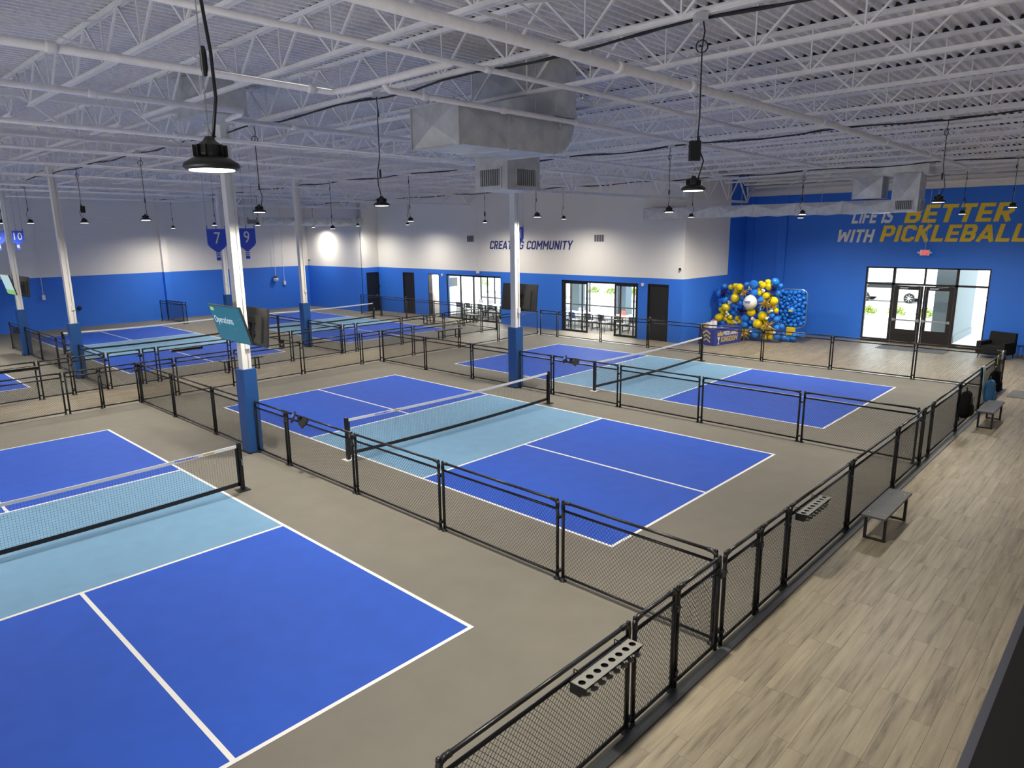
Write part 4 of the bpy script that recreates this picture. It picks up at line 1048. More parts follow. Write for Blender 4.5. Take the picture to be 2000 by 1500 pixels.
# electronic score pads clamped on the divider fences
def score_pad(x, y, rot, label):
    t = thing('score_pad', label, 'score pad', (x, y, PH - .08), rot, 'twin score pads on the divider fences')
    for s, tz in ((-1, .25), (1, -.1)):
        rm = Matrix.Rotation(s * .55, 3, 'Y') @ Matrix.Rotation(-.5, 3, 'X')
        b = MB().box(-.075, .075, -.015, .015, -.11, .09); b.v = [tuple(rm @ Vector(v) + Vector((s * .20, -.04, tz * .12))) for v in b.v]
        p = part('pad_body', b, 'black', t)
        f = MB().box(-.06, .06, -.018, -.015, -.02, .07); f.v = [tuple(rm @ Vector(v) + Vector((s * .20, -.04, tz * .12))) for v in f.v]
        part('pad_face', f, 'sign_blue' if s < 0 else 'black', p)
        for k in range(3):
            g = MB().box(-.05, .03 - .02 * k, -.020, -.018, .05 - .02 * k, .057 - .02 * k); g.v = [tuple(rm @ Vector(v) + Vector((s * .20, -.04, tz * .12))) for v in g.v]
            if s < 0: part('pad_mark', g, 'sign_white', p)
    part('clamp_bar', MB().box(-.15, .15, -.02, .02, -.06, -.03).box(-.035, .035, -.04, .04, -.08, .07).lathe([(.05, -.06), (.06, -.03), (.05, 0)], 10), 'black', t)
    return t
score_pad(-.05, -4.37, .0, 'twin black score pads clamped on the fence between the near and middle courts')
score_pad(.05, 4.30, .0, 'black score pads clamped on the fence between the middle and third courts')
for i, (x, y, l) in enumerate([(-22.1, -4.62, 'far left column'), (-14.7, -4.63, 'padded column between the far-left courts')]):
    o = thing('score_holder', 'dark folded score flip board on the %s' % l, 'score board', (x, y, 1.12 if i == 0 else .9))
    part('board', MB().prism([(0, 0), (.22, -.18), (.235, -.16), (.01, .03), (-.215, -.16), (-.2, -.18)], (0, -.1, 0), (1, 0, 0), (0, 0, 1), (0, .14, 0)), 'black', o)
    part('bracket', MB().box(-.03, .03, -.02, .08, -.2, -.02), 'black', o)
o = thing('fence_notice', 'small black notice with a white dot on the aisle fence', 'sign', (-11.81, 1.62, .72)); 
part('notice_plate', MB().box(0, .012, -.11, .11, -.16, .16), 'black', o); part('notice_dot', MB().lathe([(.035, .012), (.035, .015)], 10, mtx=Matrix.Rotation(PI / 2, 3, 'Y')), 'sign_white', o)

# ------------------------------------------------------------------ balloon garland, paddle mosaic, table
def ball_mesh(name, material):
    mb = MB(); prof = []
    for i in range(9):
        a = -PI / 2 + PI * i / 8; prof.append((max(.02, math.cos(a)) * (1 if a > 0 else 1 - .06 * math.sin(-a)), math.sin(a) * (1 if a > 0 else 1.12)))
    mb.lathe(prof, 14); mb.lathe([(.08, -1.24), (.02, -1.12)], 6)
    return mb.mesh(name, M[material], True)
BM = {k: ball_mesh('balloon', 'balloon_' + v) for k, v in (('b', 'blue'), ('y', 'yellow'), ('w', 'white'))}
def star_mesh(material):
    mb = MB(); rng = random.Random(5)
    for i in range(13):
        d = Vector((rng.uniform(-1, 1), rng.uniform(-1, .5), rng.uniform(-1, 1))).normalized()
        mb.tube([d * .02, d * .35, d * 1.0], [.20, .15, .01], 6)
    return mb.mesh('star_balloon', M[material])
SM = {'g': star_mesh('balloon_gold'), 'n': star_mesh('balloon_navy')}
GY = 17.9
def gpos(X, Y):
    u = 1380 + .11 * X; v = 540 + .11 * Y
    return (-2.4 + (u - 1398) * .0232, (659.7 + (u - 1398) * .093 - v) * .0229)
g = thing('balloon_garland', 'blue and yellow balloon garland with white and gold accents in the lobby corner', 'balloon decoration', (-.8, GY, 0))
blist = [(205, 225, 42, 'b'), (305, 180, 48, 'b'), (235, 310, 75, 'b'), (335, 415, 68, 'b'), (255, 500, 45, 'b'), (310, 830, 52, 'b'), (715, 175, 52, 'b'), (850, 175, 78, 'b'), (865, 325, 70, 'b'),
         (1015, 450, 70, 'b'), (655, 410, 50, 'b'), (720, 390, 45, 'b'), (610, 490, 52, 'b'), (580, 615, 52, 'b'), (500, 530, 45, 'b'), (495, 665, 45, 'b'), (545, 700, 35, 'b'), (735, 750, 75, 'b'),
         (725, 865, 68, 'b'), (825, 820, 45, 'b'), (820, 930, 40, 'b'), (985, 620, 55, 'b'), (950, 565, 35, 'b'), (1215, 155, 70, 'b'), (1290, 225, 40, 'b'), (1250, 350, 50, 'b'), (1180, 720, 50, 'b'), (1265, 790, 55, 'b'),
         (1240, 860, 35, 'b'), (1355, 910, 45, 'b'), (1280, 930, 50, 'b'), (845, 990, 60, 'b'), (915, 1050, 65, 'b'), (930, 960, 55, 'b'), (1280, 1080, 60, 'b'), (860, 560, 45, 'b'), (550, 560, 36, 'b'), (660, 520, 40, 'b'), (1140, 570, 45, 'b'),
         (420, 205, 50, 'y'), (505, 185, 50, 'y'), (605, 215, 68, 'y'), (540, 260, 55, 'y'), (500, 310, 40, 'y'), (530, 400, 76, 'y'), (955, 165, 45, 'y'), (1065, 150, 50, 'y'), (1000, 200, 55, 'y'), (1125, 225, 68, 'y'), (930, 270, 45, 'y'),
         (960, 330, 48, 'y'), (1080, 380, 65, 'y'), (1215, 470, 72, 'y'), (370, 560, 76, 'y'), (255, 590, 45, 'y'), (300, 640, 50, 'y'), (240, 735, 76, 'y'), (370, 700, 45, 'y'), (365, 765, 45, 'y'), (445, 740, 45, 'y'), (570, 755, 48, 'y'),
         (430, 820, 45, 'y'), (500, 830, 50, 'y'), (620, 820, 45, 'y'), (840, 650, 75, 'y'), (1035, 720, 78, 'y'), (960, 850, 78, 'y'), (1075, 830, 45, 'y'), (1060, 930, 60, 'y'), (1130, 655, 35, 'y'), (1240, 640, 45, 'y'), (1200, 570, 45, 'y'),
         (690, 965, 60, 'y'), (640, 1080, 55, 'y'), (770, 1010, 50, 'y'), (680, 1050, 60, 'y'), (1080, 1090, 52, 'y'), (1185, 1090, 52, 'y'), (1110, 1000, 55, 'y'), (1170, 1010, 48, 'y'),
         (790, 220, 22, 'w'), (815, 255, 18, 'w'), (775, 250, 18, 'w'), (1010, 275, 22, 'w'), (1045, 290, 22, 'w'), (1025, 312, 20, 'w'), (425, 455, 22, 'w'), (455, 470, 22, 'w'), (430, 490, 18, 'w'), (405, 640, 24, 'w'), (425, 680, 24, 'w'), (400, 700, 18, 'w'),
         (560, 820, 24, 'w'), (590, 835, 20, 'w'), (875, 760, 28, 'w'), (900, 780, 22, 'w'), (1125, 765, 24, 'w'), (1140, 745, 18, 'w'), (1185, 610, 24, 'w'), (1170, 640, 24, 'w'), (1205, 635, 20, 'w'), (1265, 1000, 24, 'w'), (1250, 980, 18, 'w')]
rb = random.Random(11)
for i in range(60):                                    # the filling of small balloons behind the listed ones
    X = rb.uniform(260, 1240); Y = rb.uniform(230, 1090)
    blist.append((X, Y, rb.uniform(28, 44), 'b' if (X * .7 + Y) % 420 < 240 else 'y'))
for i, (X, Y, r, c) in enumerate(blist):
    x, z = gpos(X, Y); rad = r * .00255; dy = (-.16 if c == 'w' else -.10 if r > 60 else 0) + rb.uniform(-.05, .05) + (.16 if i >= len(blist) - 60 else 0)
    o = put('balloon', BM[c], g, (x + .8, dy, max(z, rad + .005))); o.scale = (rad, rad, rad); o.rotation_euler = (rb.uniform(1.9, 2.6), rb.uniform(-.4, .4), rb.uniform(0, 6))
for (X, Y, r, c) in [(360, 290, 110, 'n'), (1215, 270, 90, 'n'), (690, 620, 120, 'n'), (700, 290, 100, 'g'), (1110, 490, 150, 'g'), (1160, 890, 140, 'g'), (745, 1060, 140, 'g')]:
    x, z = gpos(X, Y); o = put('star_balloon', SM[c], g, (x + .8, -.26, max(z, r * .0024))); o.scale = (r * .00255,) * 3; o.rotation_euler = (0, rb.uniform(0, 3), 0)
x, z = gpos(838, 480)
pw = put('printed_balloon', BM['w'], g, (x + .8, -.30, z), label='large white printed balloon'); pw.scale = (.30, .30, .30); pw.rotation_euler = (PI, 0, 0)
fr = MB()
for xx in (-1.4, -.3, .6): fr.tube([(xx, .18, 0), (xx, .18, 2.1)], .02, 6)
for zz in (.5, 1.2, 2.0): fr.tube([(-1.5, .18, zz), (1.2, .18, zz)], .015, 6)
part('support_frame', fr, 'black_metal', g)
pr_ = MB(); 
for k, (a, b, zz) in enumerate([(-.13, .0, .05), (.0, .14, .06), (-.10, .12, .0)]): pr_.box(x + .8 + a, x + .8 + b, -.604, -.592, z + zz, z + zz + .03)
part('balloon_print', pr_, 'sign_blue', pw).matrix_parent_inverse = pw.matrix_basis.inverted()
# paddle-shaped frame filled with balloons
p = thing('balloon_paddle', 'paddle-shaped frame packed with blue balloons beside the garland', 'balloon decoration', (.76, 18.62, 0))
outl = []
x0, x1, zb, zt, rc = -.60, .60, .62, 2.27, .26
for (cx, cz, a0) in ((x1 - rc, zt - rc, 0), (x0 + rc, zt - rc, 90), (x0 + .34, zb + .34, 180), (x1 - .34, zb + .34, 270)):
    rr = rc if cz > 1.5 else .34
    for k in range(6):
        a = math.radians(a0 + 90 * k / 5); outl.append((cx + rr * math.cos(a), 0, cz + rr * math.sin(a)))
part('frame', MB().tube(outl, .016, 6, closed=True), 'chrome', p)
part('backing', MB().prism([(q[0], q[2]) for q in outl], (0, .06, 0), (1, 0, 0), (0, 0, 1), (0, .02, 0)), 'balloon_blue', p)
rb = random.Random(4); placed = []
for k in range(2600):
    x = rb.uniform(x0 + .05, x1 - .05); z = rb.uniform(zb + .05, zt - .05); r = rb.choice((.04, .055, .07, .085)) if k > 500 else .085
    if math.hypot(max(0, abs(x) - (x1 - .3)), max(0, (zb + .36) - z)) > .27: continue
    if math.hypot(max(0, abs(x) - (x1 - .26)), max(0, z - (zt - .26))) > .2: continue
    if math.hypot(x, z - 1.36) < .17: continue
    if all(math.hypot(x - a, z - b) > (r + c) * .93 for a, b, c in placed): placed.append((x, z, r))
for (x, z, r) in placed:
    o = put('balloon', BM['b'], p, (x, -.02, z)); o.scale = (r, r, r); o.rotation_euler = (2.2, rb.uniform(-.3, .3), rb.uniform(0, 6))
o = put('centre_balloon', BM['b'], p, (.02, -.06, 1.36)); o.scale = (.15, .15, .15); o.rotation_euler = (PI, 0, 0)
crown = [(-.08, -.05), (.08, -.05), (.10, .04), (.05, 0), (.03, .07), (0, .01), (-.03, .07), (-.05, 0), (-.10, .04)]
part('crown_mark', MB().prism(crown, (.02, -.215, 1.38), (1, 0, 0), (0, 0, 1), (0, -.012, 0)), 'gold', p)
part('handle', MB().box(-.17, .19, -.06, .06, .30, .64), 'balloon_yellow', p)
hm = MB()
for k in range(5): hm.box(-.172, .192, -.066, -.06, .34 + .06 * k, .352 + .06 * k)
part('handle_band', hm, 'gold', p)
for k in range(26):
    x = rb.uniform(-.55, .62); r = rb.uniform(.08, .13); z = rb.uniform(r + .01, .42) if abs(x) > .22 else rb.uniform(r + .01, .28)
    o = put('balloon', BM['b'], p, (x, rb.uniform(-.22, .05), z)); o.scale = (r, r, r); o.rotation_euler = (2.2, rb.uniform(-.3, .3), rb.uniform(0, 6))
# promotional table with a printed cover
TA = math.radians(80)
t = thing('covered_table', 'table under a blue printed cover in front of the balloon garland', 'table', (-1.16, 15.42, 0), TA)     # local x along the long side, local y to the left
LT, DT, HT = 1.85, .80, .70
b = MB().box(0, LT, 0, DT, .012, HT); b.v = b.v
part('table_cover', b, 'cloth_blue', t)
part('cover_fold', MB().bar((0, 0, .02), (0, 0, HT - .01), .014).bar((LT, 0, .02), (LT, 0, HT - .01), .014).bar((0, DT, .02), (0, DT, HT - .01), .014), 'cloth_blue', t)
oy = -.002; nrm = (0, -.004, 0)
lettering('PICKLEBALL', None, None, .17, (.62, oy, .41), (1, 0, 0), (0, 0, 1), nrm, 'sign_white', width=.98, shear=.12, parent=t)
lettering('KINGDOM', None, None, .23, (.45, oy, .13), (1, 0, 0), (0, 0, 1), nrm, 'gold', width=1.12, shear=.15, parent=t)
part('crown_emblem', MB().prism([(0, 0), (.36, 0), (.40, .2), (.28, .12), (.2, .23), (.12, .12), (.02, .2)], (.20, oy, .40), (1, 0, 0), (0, 0, 1), nrm), 'gold', t)
cu = MB().prism([(0, .2), (.2, .2), (.14, .1), (.12, .06), (.12, -.06), (.16, -.1), (.04, -.1), (.08, -.06), (.08, .06), (.06, .1)], (.2, oy, .16), (1, 0, 0), (0, 0, 1), nrm)
part('cup_emblem', cu, 'sign_white', t)
ch = MB()
for k in range(3): ch.prism([(-.2, 0), (0, .13), (.2, 0), (.2, .08), (0, .21), (-.2, .08)], (-.002, DT / 2, .12 + .17 * k), (0, -1, 0), (0, 0, 1), (-.004, 0, 0))
part('chevron', ch, 'gold', t)
def on_table(lx, ly): 
    c, s = math.cos(TA), math.sin(TA); return (-1.16 + c * lx - s * ly, 15.42 + s * lx + c * ly, HT)
for i, (lx, ly, w, h, l) in enumerate([(.30, .52, .17, .24, 'left white carton'), (.52, .45, .19, .30, 'taller right white carton')]):
    o = thing('carton', '%s standing on the blue covered table' % l, 'box', on_table(lx, ly), TA)
    part('carton_body', MB().box(-w / 2, w / 2, -w / 2, w / 2, 0, h), 'plastic_white', o); part('carton_flap', MB().box(-w / 2, w / 2, -w / 2 - .002, -w / 2, h * .55, h), 'table_white', o)
    if i == 1:
        rbn = MB()
        for s in (-1, 1): rbn.tube([(0, 0, h), (s * .06, 0, h + .07), (s * .1, 0, h + .03), (0, 0, h + .01)], .016, 6)
        part('ribbon_bow', rbn, 'red', o)
o = thing('cardboard_stand', 'tan cardboard stand at the left end of the covered table', 'stand', on_table(.10, .62), TA)
part('stand_panel', MB().box(-.04, .0, -.2, .2, 0, .18).box(-.04, .3, -.03, .03, .15, .2).box(-.2, -.04, -.06, .02, .12, .2), 'tan', o)
o = thing('paper_card', 'white paper card lying flat on the blue covered table', 'card', on_table(.95, .35), TA + .3); part('card', MB().box(-.1, .1, -.07, .07, 0, .004), 'plastic_white', o)

# ------------------------------------------------------------------ lobby: doormats, armchairs, side table
o = part('doormat', MB().box(-1.22, 1.22, -.62, .62, .007, .018), 'mat_gray', None, loc=(5.25, 19.75, 0)); tag(o, 'grey doormat in front of the glass entrance doors', 'mat')
o = part('floor_mat', MB().box(-.8, .8, -.55, .55, .007, .018), 'mat_gray', None, loc=(10.25, 13.0, 0)); tag(o, 'grey mat on the walkway past the end of the fence', 'mat')
def armchair(x, y, rot, label):
    ARM = 1.15
    t = thing('armchair', label, 'armchair', (x, y, 0), rot, 'dark armchairs by the entrance'); H = .90
    t.scale = (ARM, ARM, 1.03)
    part('seat_base', MB().box(-.36, .36, -.36, .34, .16, .34), 'chair_dark', t)
    part('seat_cushion', MB().box(-.27, .27, -.37, .24, .34, .46), 'chair_dark', t)
    b = MB().quadbox([(-.40, .22, .2), (.40, .22, .2), (.40, .38, .2), (-.40, .38, .2), (-.38, .30, H), (.38, .30, H), (.38, .42, H), (-.38, .42, H)]); part('backrest', b, 'chair_dark', t)
    for s in (-1, 1):
        part('armrest', MB().box(*sorted((s * .28, s * .42)), -.38, .30, .16, .60), 'chair_dark', t)
    for a in (-1, 1):
        for b_ in (-1, 1): part('leg', MB().tube([(a * .34, b_ * .31, .16), (a * .37, b_ * .34, 0)], [.02, .012], 8), 'black_metal', t)
    return t
armchair(8.05, 19.55, math.radians(-18), 'dark charcoal armchair in front of the right end of the entrance glass')
armchair(9.55, 19.75, math.radians(12), 'second dark armchair at the right edge of the photo')
t = thing('side_table', 'small black wire side table between the two armchairs', 'table', (8.82, 19.9, 0))
part('table_top', MB().lathe([(.2, .46), (.2, .48)], 16), 'black_metal', t)
for k in range(8):
    a = 2 * PI * k / 8; part('leg', MB().tube([(.18 * math.cos(a), .18 * math.sin(a), 0), (.16 * math.cos(a), .16 * math.sin(a), .46)], .008, 5), 'black_metal', t)
part('base_ring', MB().tube([(.18 * math.cos(a), .18 * math.sin(a), .008) for a in [2 * PI * i / 16 for i in range(16)]], .008, 5, closed=True), 'black_metal', t)

# ------------------------------------------------------------------ bags, towel, paddles on the walkway fence
def sack(name, w, d, h, material, parent, top=.55):
    """soft bag body: superellipse rings, narrower and rounded on top; hangs down from z=0"""
    mb = MB(); N = 18; prof = [(.0, .30), (-.04, .62), (-.14, .80), (-.32, .95), (-.55, 1.0), (-.78, .98), (-.92, .85), (-1.0, .55)]
    b = len(mb.v)
    for (zf, sc_) in prof:
        for k in range(N):
            a = 2 * PI * k / N; c, s = math.cos(a), math.sin(a)
            ss = sc_ if zf < -.3 else top + (sc_ - top) * (-zf / .3)
            px = math.copysign(abs(c) ** .7, c) * d * sc_; py = math.copysign(abs(s) ** .7, s) * w * ss
            px += .06 * d * math.sin(3 * a + zf * 7); mb.v.append((px, py, zf * h))
    for i in range(len(prof) - 1):
        for k in range(N):
            l = (k + 1) % N; mb.f.append((b + i * N + k, b + i * N + l, b + (i + 1) * N + l, b + (i + 1) * N + k))
    mb.f.append(tuple(b + k for k in range(N))); mb.f.append(tuple(b + (len(prof) - 1) * N + k for k in range(N)))
    return part(name, mb, material, parent, True)
def backpack(x, y, ztop, w, d, h, material, label):
    t = thing('backpack', label, 'bag', (x, y, ztop), 0)
    sack('bag_body', w, d, h, material, t)
    pk = MB().quadbox([(d * .9, -w * .7, -h * .9), (d * .9, w * .7, -h * .9), (d * .9, w * .6, -h * .5), (d * .9, -w * .6, -h * .5),
                       (d * 1.25, -w * .6, -h * .86), (d * 1.25, w * .6, -h * .86), (d * 1.15, w * .5, -h * .54), (d * 1.15, -w * .5, -h * .54)])
    part('pocket', pk, material, t)
    part('carry_loop', MB().tube([(0, -.03, -.02), (-.02, -.02, .10), (-.02, .02, .10), (0, .03, -.02)], .008, 6), material, t)
    for s in (-1, 1): part('shoulder_strap', MB().tube([(-d * .8, s * w * .4, -h * .1), (-d * 1.15, s * w * .55, -h * .5), (-d * .7, s * w * .6, -h * .95), (-d * .6, s * w * .6, -h * 1.12)], .012, 6), material, t)
    part('zip', MB().tube([(d * 1.0, -w * .75, -h * .42), (d * .95, -w * .5, -h * .16), (d * .95, w * .5, -h * .16), (d * 1.0, w * .75, -h * .42)], .006, 5), 'black_metal', t)
    return t
backpack(9.32, 7.45, 1.02, .22, .13, .62, 'bag_black', 'black backpack hanging on the walkway fence above the bench end')
backpack(9.32, 11.15, .96, .22, .13, .62, 'bag_black', 'black backpack hanging on the fence behind the pale towel')
backpack(9.34, 10.35, .82, .20, .12, .58, 'bag_blue', 'blue bag hanging on the fence under the pale towel')
t = thing('towel', 'pale blue towel draped over the walkway fence rail', 'towel', (9.17, 10.05, PH + .005))
mb = MB(); nx = 10; path = [(-.04, -.22), (-.034, -.08), (-.028, .012), (0, .03), (.028, .012), (.045, -.14), (.055, -.34), (.06, -.56)]
b = 0
for j in range(nx + 1):
    yy_ = -.16 + .32 * j / nx; wv = .018 * math.sin(j * 1.9)
    for (px, pz) in path: mb.v.append((px + wv * (1 if abs(pz) > .05 else .1), yy_ * (1 - .35 * max(0, -pz)), pz + (.05 * math.sin(j * .8) if pz < -.5 else 0)))
npth = len(path)
for j in range(nx):
    for i in range(npth - 1): mb.f.append((j * npth + i, j * npth + i + 1, (j + 1) * npth + i + 1, (j + 1) * npth + i))
o = part('towel_cloth', mb, 'towel', t, True); so = o.modifiers.new('thickness', 'SOLIDIFY'); so.thickness = .008; so.offset = 1
def paddle(x, y, z, rot, label, face, edge):
    t = thing('paddle', label, 'paddle', (x, y, z), rot)
    out_ = []
    for k in range(24):
        a = 2 * PI * k / 24; c, s = math.cos(a), math.sin(a); out_.append((math.copysign(abs(c) ** .6, c) * .10, math.copysign(abs(s) ** .6, s) * .13))
    part('paddle_face', MB().prism([(a * .94, b * .94) for a, b in out_], (0, -.007, 0), (1, 0, 0), (0, 0, 1), (0, .014, 0)), face, t)
    part('edge_guard', MB().tube([(a, 0, b) for a, b in out_], .009, 6, closed=True), edge, t)
    part('grip', MB().tube([(0, 0, -.12), (0, 0, -.26)], .015, 8), 'black', t)
    part('hang_loop', MB().tube([(0, .012, .0), (0, .03, .13), (0, .01, .16)], .004, 4), 'black', t)
paddle(9.19, 12.05, PH - .08, PI / 2, 'paddle with a pale green edge hanging near the fence end', 'mat_gray', 'yellow_green')
paddle(9.19, 12.75, PH - .04, PI / 2, 'paddle with a white edge hanging at the far fence end', 'plastic_white', 'plastic_white')
o = thing('water_bottle', 'small black bottle hanging on the fence below the paddles', 'bottle', (9.22, 11.7, .86)); part('bottle_body', MB().lathe([(.03, -.12), (.036, -.10), (.036, .05), (.016, .09)], 10), 'black', o, True); part('bottle_cap', MB().lathe([(.018, .09), (.018, .12)], 8), 'plastic_white', o)

# ------------------------------------------------------------------ party room behind the far wall
struct('wall_party_left', MB().box(-18.45, -18.3, 15.45, 18.3, 0, 2.75), 'white_wall')
struct('wall_party_right', MB().box(-4.6, -4.45, 15.45, 18.3, 0, 2.75), 'white_wall')
struct('wall_party_middle', MB().box(-12.6, -12.45, 15.45, 16.6, 0, 2.75), 'white_wall')
struct('wall_party_back', wall_boxes(MB(), 'x', 18.3, 18.5, -18.45, -4.45, 0, 3.2, [(-18.2, -14.6, 0, 2.6), (-13.6, -6.2, 0, 2.6)]), 'white_wall')
struct('ceiling_party', MB().box(-22.2, -2.83, 15.45, 18.5, 2.75, 2.85), 'white_wall')
struct('wall_closet', MB().box(-22.2, -18.45, 17.2, 17.3, 0, 2.75).box(-22.3, -22.2, 15.45, 17.3, 0, 2.75).box(-20.2, -20.1, 15.45, 17.2, 0, 2.75), 'white_wall')
struct('wall_store', MB().box(-4.45, -2.83, 17.0, 17.1, 0, 2.75), 'white_wall')
for n, (x0, x1, ms) in enumerate([(-18.2, -14.6, (1.2, 2.4)), (-13.6, -6.2, (1.85, 3.7, 5.55))]):
    w_ = x1 - x0; vs = [0] + list(ms) + [w_]
    bars = [(v - .025 if 0 < v < w_ else (0 if v == 0 else w_ - .05), (v + .025) if 0 < v < w_ else (.05 if v == 0 else w_), 0, 2.6) for v in vs]
    panes = [(bars[i][1], bars[i + 1][0], .1, .92) for i in range(len(vs) - 1)] + [(bars[i][1], bars[i + 1][0], .98, 2.54) for i in range(len(vs) - 1)]
    rails = [(.05, w_ - .05, 0, .1), (.05, w_ - .05, 2.54, 2.6)] + [(bars[i][1], bars[i + 1][0], .92, .98) for i in range(len(vs) - 1)]
    glazing('window_%d' % (6 + n), x0, 18.36, 0, bars, rails, 'frame_black', panes, .07)
for i, (x, y, sx, l) in enumerate([(-15.4, 16.9, 4.0, 'left party room'), (-8.5, 16.9, 5.5, 'right party room'), (-19.2, 16.3, .9, 'small room behind the open doorway')]):  # unseen ceiling panels added to brighten these rooms
    o = thing('added_panel_light', 'added flat ceiling light of the %s' % l, 'ceiling light', (x, y, 2.74))
    part('light_frame', MB().box(-sx / 2, sx / 2, -.3, .3, -.03, .01), 'plastic_white', o); part('light_diffuser', MB().box(-sx / 2 + .03, sx / 2 - .03, -.27, .27, -.035, -.03), 'lens', o)
    ld = bpy.data.lights.new('added_panel_lamp', 'AREA'); ld.shape = 'RECTANGLE'; ld.size = sx; ld.size_y = .55; ld.energy = 110 * sx; ld.color = (1, .98, .95)
    lo = bpy.data.objects.new('added_panel_lamp', ld); COL.objects.link(lo); lo.parent = o; lo.location = (0, 0, -.04)
o = thing('wall_panel', 'grey screen on the white side wall inside the left party room', 'screen', (-18.3, 16.25, 1.98)); part('panel', MB().box(0, .05, -.3, .3, -.26, .26), 'chair_gray', o); part('panel_face', MB().box(.05, .055, -.28, .28, -.24, .24), 'strip', o)
def party_table(x, y, L, rot, label):
    t = thing('party_table', label, 'table', (x, y, 0), rot, 'white tables in the party rooms')
    part('table_top', MB().box(-L / 2, L / 2, -.375, .375, .70, .74), 'table_white', t)
    for s in (-1, 1):
        part('leg', MB().box(s * (L / 2 - .2) - .02, s * (L / 2 - .2) + .02, -.3, -.26, 0, .70).box(s * (L / 2 - .2) - .02, s * (L / 2 - .2) + .02, .26, .3, 0, .70).box(s * (L / 2 - .2) - .02, s * (L / 2 - .2) + .02, -.26, .26, .02, .06), 'black_metal', t)
def stack_chair(x, y, rot, label, material='chair_gray'):
    t = thing('party_chair', label, 'chair', (x, y, 0), rot, 'chairs in the party rooms')
    part('seat', MB().box(-.22, .22, -.22, .22, .43, .46), material, t)
    part('backrest', MB().quadbox([(-.21, .20, .55), (.21, .20, .55), (.21, .23, .55), (-.21, .23, .55), (-.19, .27, .86), (.19, .27, .86), (.19, .30, .86), (-.19, .30, .86)]), material, t)
    for a in (-1, 1):
        part('leg', MB().tube([(a * .20, -.20, .43), (a * .22, -.23, 0)], .012, 6), 'black_metal', t)
        part('leg', MB().tube([(a * .20, .24, .62), (a * .20, .20, .43), (a * .22, .26, 0)], .012, 6), 'black_metal', t)
rt = [(-17.2, 'first white table from the left in the left party room'), (-15.4, 'second white table in the left party room'), (-13.6, 'third white table in the left party room'),
      (-11.4, 'first white table from the left in the right party room'), (-9.6, 'second white table in the right party room'), (-7.8, 'third white table in the right party room'), (-6.0, 'last white table at the right end of the right party room')]
for i, (x, l) in enumerate(rt):
    party_table(x, 16.9, 1.55, 0, l)
    for k, (dx, dy, rz, cl) in enumerate([(-.40, -.66, PI, 'near left'), (.40, -.66, PI, 'near right'), (-.40, .66, 0, 'far left'), (.40, .66, 0, 'far right')]):
        red = (i == 5 and k == 3)
        stack_chair(x + dx, 16.9 + dy, rz, '%s chair, %s, at the %s' % ('red' if red else 'grey', cl, l.replace(' white', '').replace('in the ', '').replace('at the right end of the right', 'right end,').replace(' from the left', '')), 'chair_red' if red else 'chair_gray')

# ------------------------------------------------------------------ outside
gd = struct('ground', MB().box(-90, 70, YE + .25, 110, -.3, -.02).box(-90, -2.83, 18.5, YE + .25, -.3, -.02), 'pavement')
part('kerb', MB().box(-90, 70, 29.0, 29.2, -.02, .13), 'curb', gd); part('verge', MB().box(-90, 70, 29.2, 33, -.02, .11), 'pavement', gd); part('kerb', MB().box(-90, 70, 33, 33.2, -.02, .13), 'curb', gd)
for i, (x, y, w_, l) in enumerate([(-14.25, 23, .6, 'outside the left party room'), (-10.85, 23, .62, 'outside the right party room'), (-17.9, 23, .6, 'outside the far left of the party rooms')]):
    t = thing('porch_column', 'square blue-grey stucco column %s' % l, 'column', (x, y, -.02), 0, 'porch columns outside')
    part('shaft', MB().box(-w_ / 2, w_ / 2, -w_ / 2, w_ / 2, 0, 4.4), 'ext_column', t); part('plinth', MB().box(-w_ / 2 - .04, w_ / 2 + .04, -w_ / 2 - .04, w_ / 2 + .04, 0, .3), 'ext_column', t)
t = thing('porch_pier', 'deep blue-grey stucco pier outside the entrance doors', 'column', (5.62, 24.4, -.02))
part('shaft', MB().box(-.42, .42, -1.8, 1.8, 0, 4.4), 'ext_column', t); part('plinth', MB().box(-.46, .46, -1.84, 1.84, 0, .3), 'ext_column', t)
def shrub(x, y, r, label):
    t = thing('shrub', label, 'shrub', (x, y, .1), 0, 'small shrubs by the parking lot'); q = random.Random(int(x * 7))
    mb = MB()
    for k in range(160):
        d = Vector((q.gauss(0, 1), q.gauss(0, 1), abs(q.gauss(0, 1)))).normalized() * r * q.uniform(.5, 1); n = Vector((q.uniform(-1, 1), q.uniform(-1, 1), q.uniform(-1, 1))).normalized()
        e = n.orthogonal().normalized() * .09; f = n.cross(e).normalized() * .05
        c = d + Vector((0, 0, r * .2)); b_ = len(mb.v); mb.v += [tuple(c - e), tuple(c + f), tuple(c + e), tuple(c - f)]; mb.f.append((b_, b_ + 1, b_ + 2, b_ + 3))
    lv = put('foliage', mb.mesh('foliage', M['shrub'], fix=False), t); lv['kind'] = 'stuff'
    part('stem', MB().tube([(0, 0, 0), (0, 0, r * .7)], .02, 5), 'tan', t)
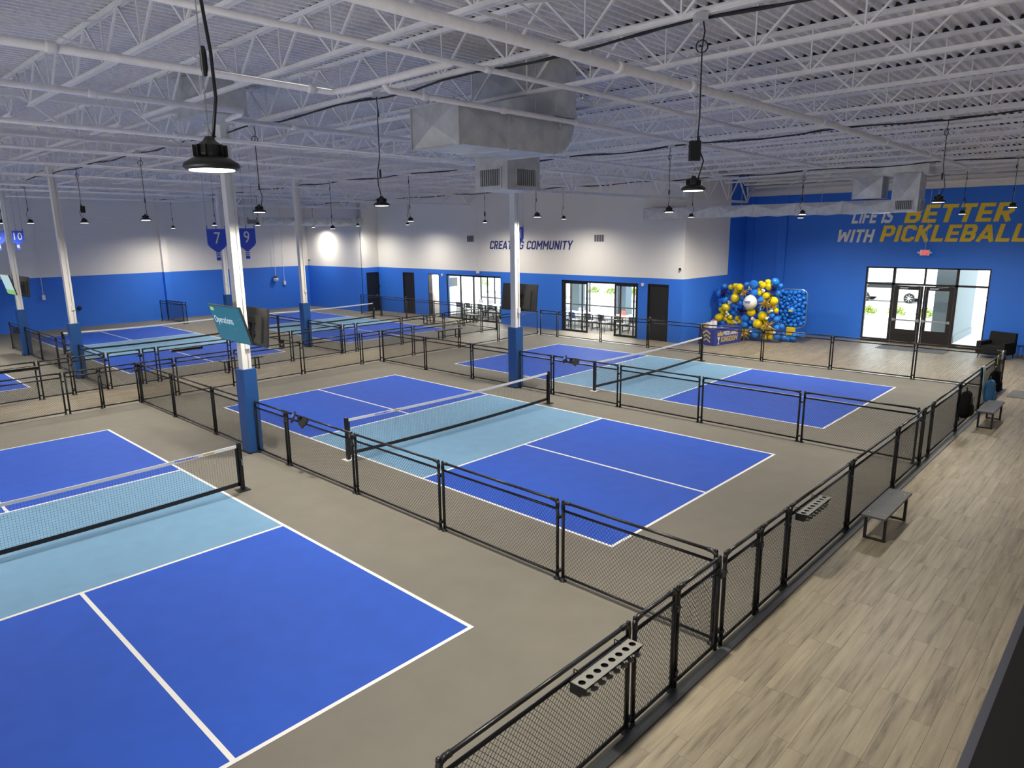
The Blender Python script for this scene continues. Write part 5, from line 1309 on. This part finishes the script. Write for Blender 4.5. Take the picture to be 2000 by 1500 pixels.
for i, (x, y, r, l) in enumerate([(.5, 30, .45, 'seen through the left entrance sidelight'), (1.9, 30, .5, 'seen through the left entrance door'), (3.2, 30.4, .45, 'beside the dark car'), (-19.7, 32, .5, 'seen through the sliding door opening, left'), (-18.2, 32, .5, 'seen through the sliding door opening, right'), (-16.3, 32, .55, 'seen through the right sliding panel'), (-32, 32, .7, 'seen through the four-panel glass wall'), (7.6, 32, .6, 'seen through the right entrance sidelight')]):
    shrub(x, y, r, 'small yellow-green shrub %s' % l)
def car(x, y, rot, material, label):
    t = thing('car', label, 'car', (x, y, -.02), rot)
    pr = [(-2.2, .35), (-2.15, .75), (-1.7, .9), (-1.1, 1.38), (.5, 1.42), (1.2, .95), (2.0, .85), (2.2, .6), (2.2, .35)]
    part('body', MB().prism(pr, (0, -.85, 0), (1, 0, 0), (0, 0, 1), (0, 1.7, 0)), material, t)
    part('window_glass', MB().prism([(-1.45, .92), (-1.02, 1.30), (.42, 1.34), (.98, .95)], (0, -.856, 0), (1, 0, 0), (0, 0, 1), (0, 1.712, 0)), 'black', t)
    for a in (-1.35, 1.35):
        for s in (-1, 1):
            wl = part('wheel', MB().lathe([(.33, -.1), (.34, 0), (.33, .1)], 16, c=(a, s * .8, .33), mtx=Matrix.Rotation(PI / 2, 3, 'X')), 'tyre', t)
            hub = MB().lathe([(.08, -.02), (.08, .02)], 8, c=(a, s * .91, .33), mtx=Matrix.Rotation(PI / 2, 3, 'X'))
            for k in range(8):
                an = 2 * PI * k / 8; hub.bar((a, s * .91, .33), (a + .24 * math.cos(an), s * .91, .33 + .24 * math.sin(an)), .03, .03)
            part('wheel_hub', hub, 'chrome', wl)
    return t
car(-1.1, 40, math.radians(0), 'car_white', 'white parked car with a dark window glimpsed through the left entrance door')
car(6.3, 42, math.radians(0), 'car_blue', 'blue parked car glimpsed through the right entrance sidelight')

# ------------------------------------------------------------------ mezzanine parapet beside the camera
mz = thing('parapet', 'dark parapet at the lower right edge, close to the camera', 'parapet', (12.105, -11, 0))
part('parapet_cap', MB().box(.03, .40, -4.1, 6.0, 2.90, 3.02), 'parapet_black', mz)
part('cap_edge', MB().box(0, .03, -4.1, 6.0, 2.90, 3.015), 'parapet_edge', mz)
part('parapet_wall', MB().box(.12, .30, -4.1, 6.0, 0, 2.90), 'parapet_black', mz)
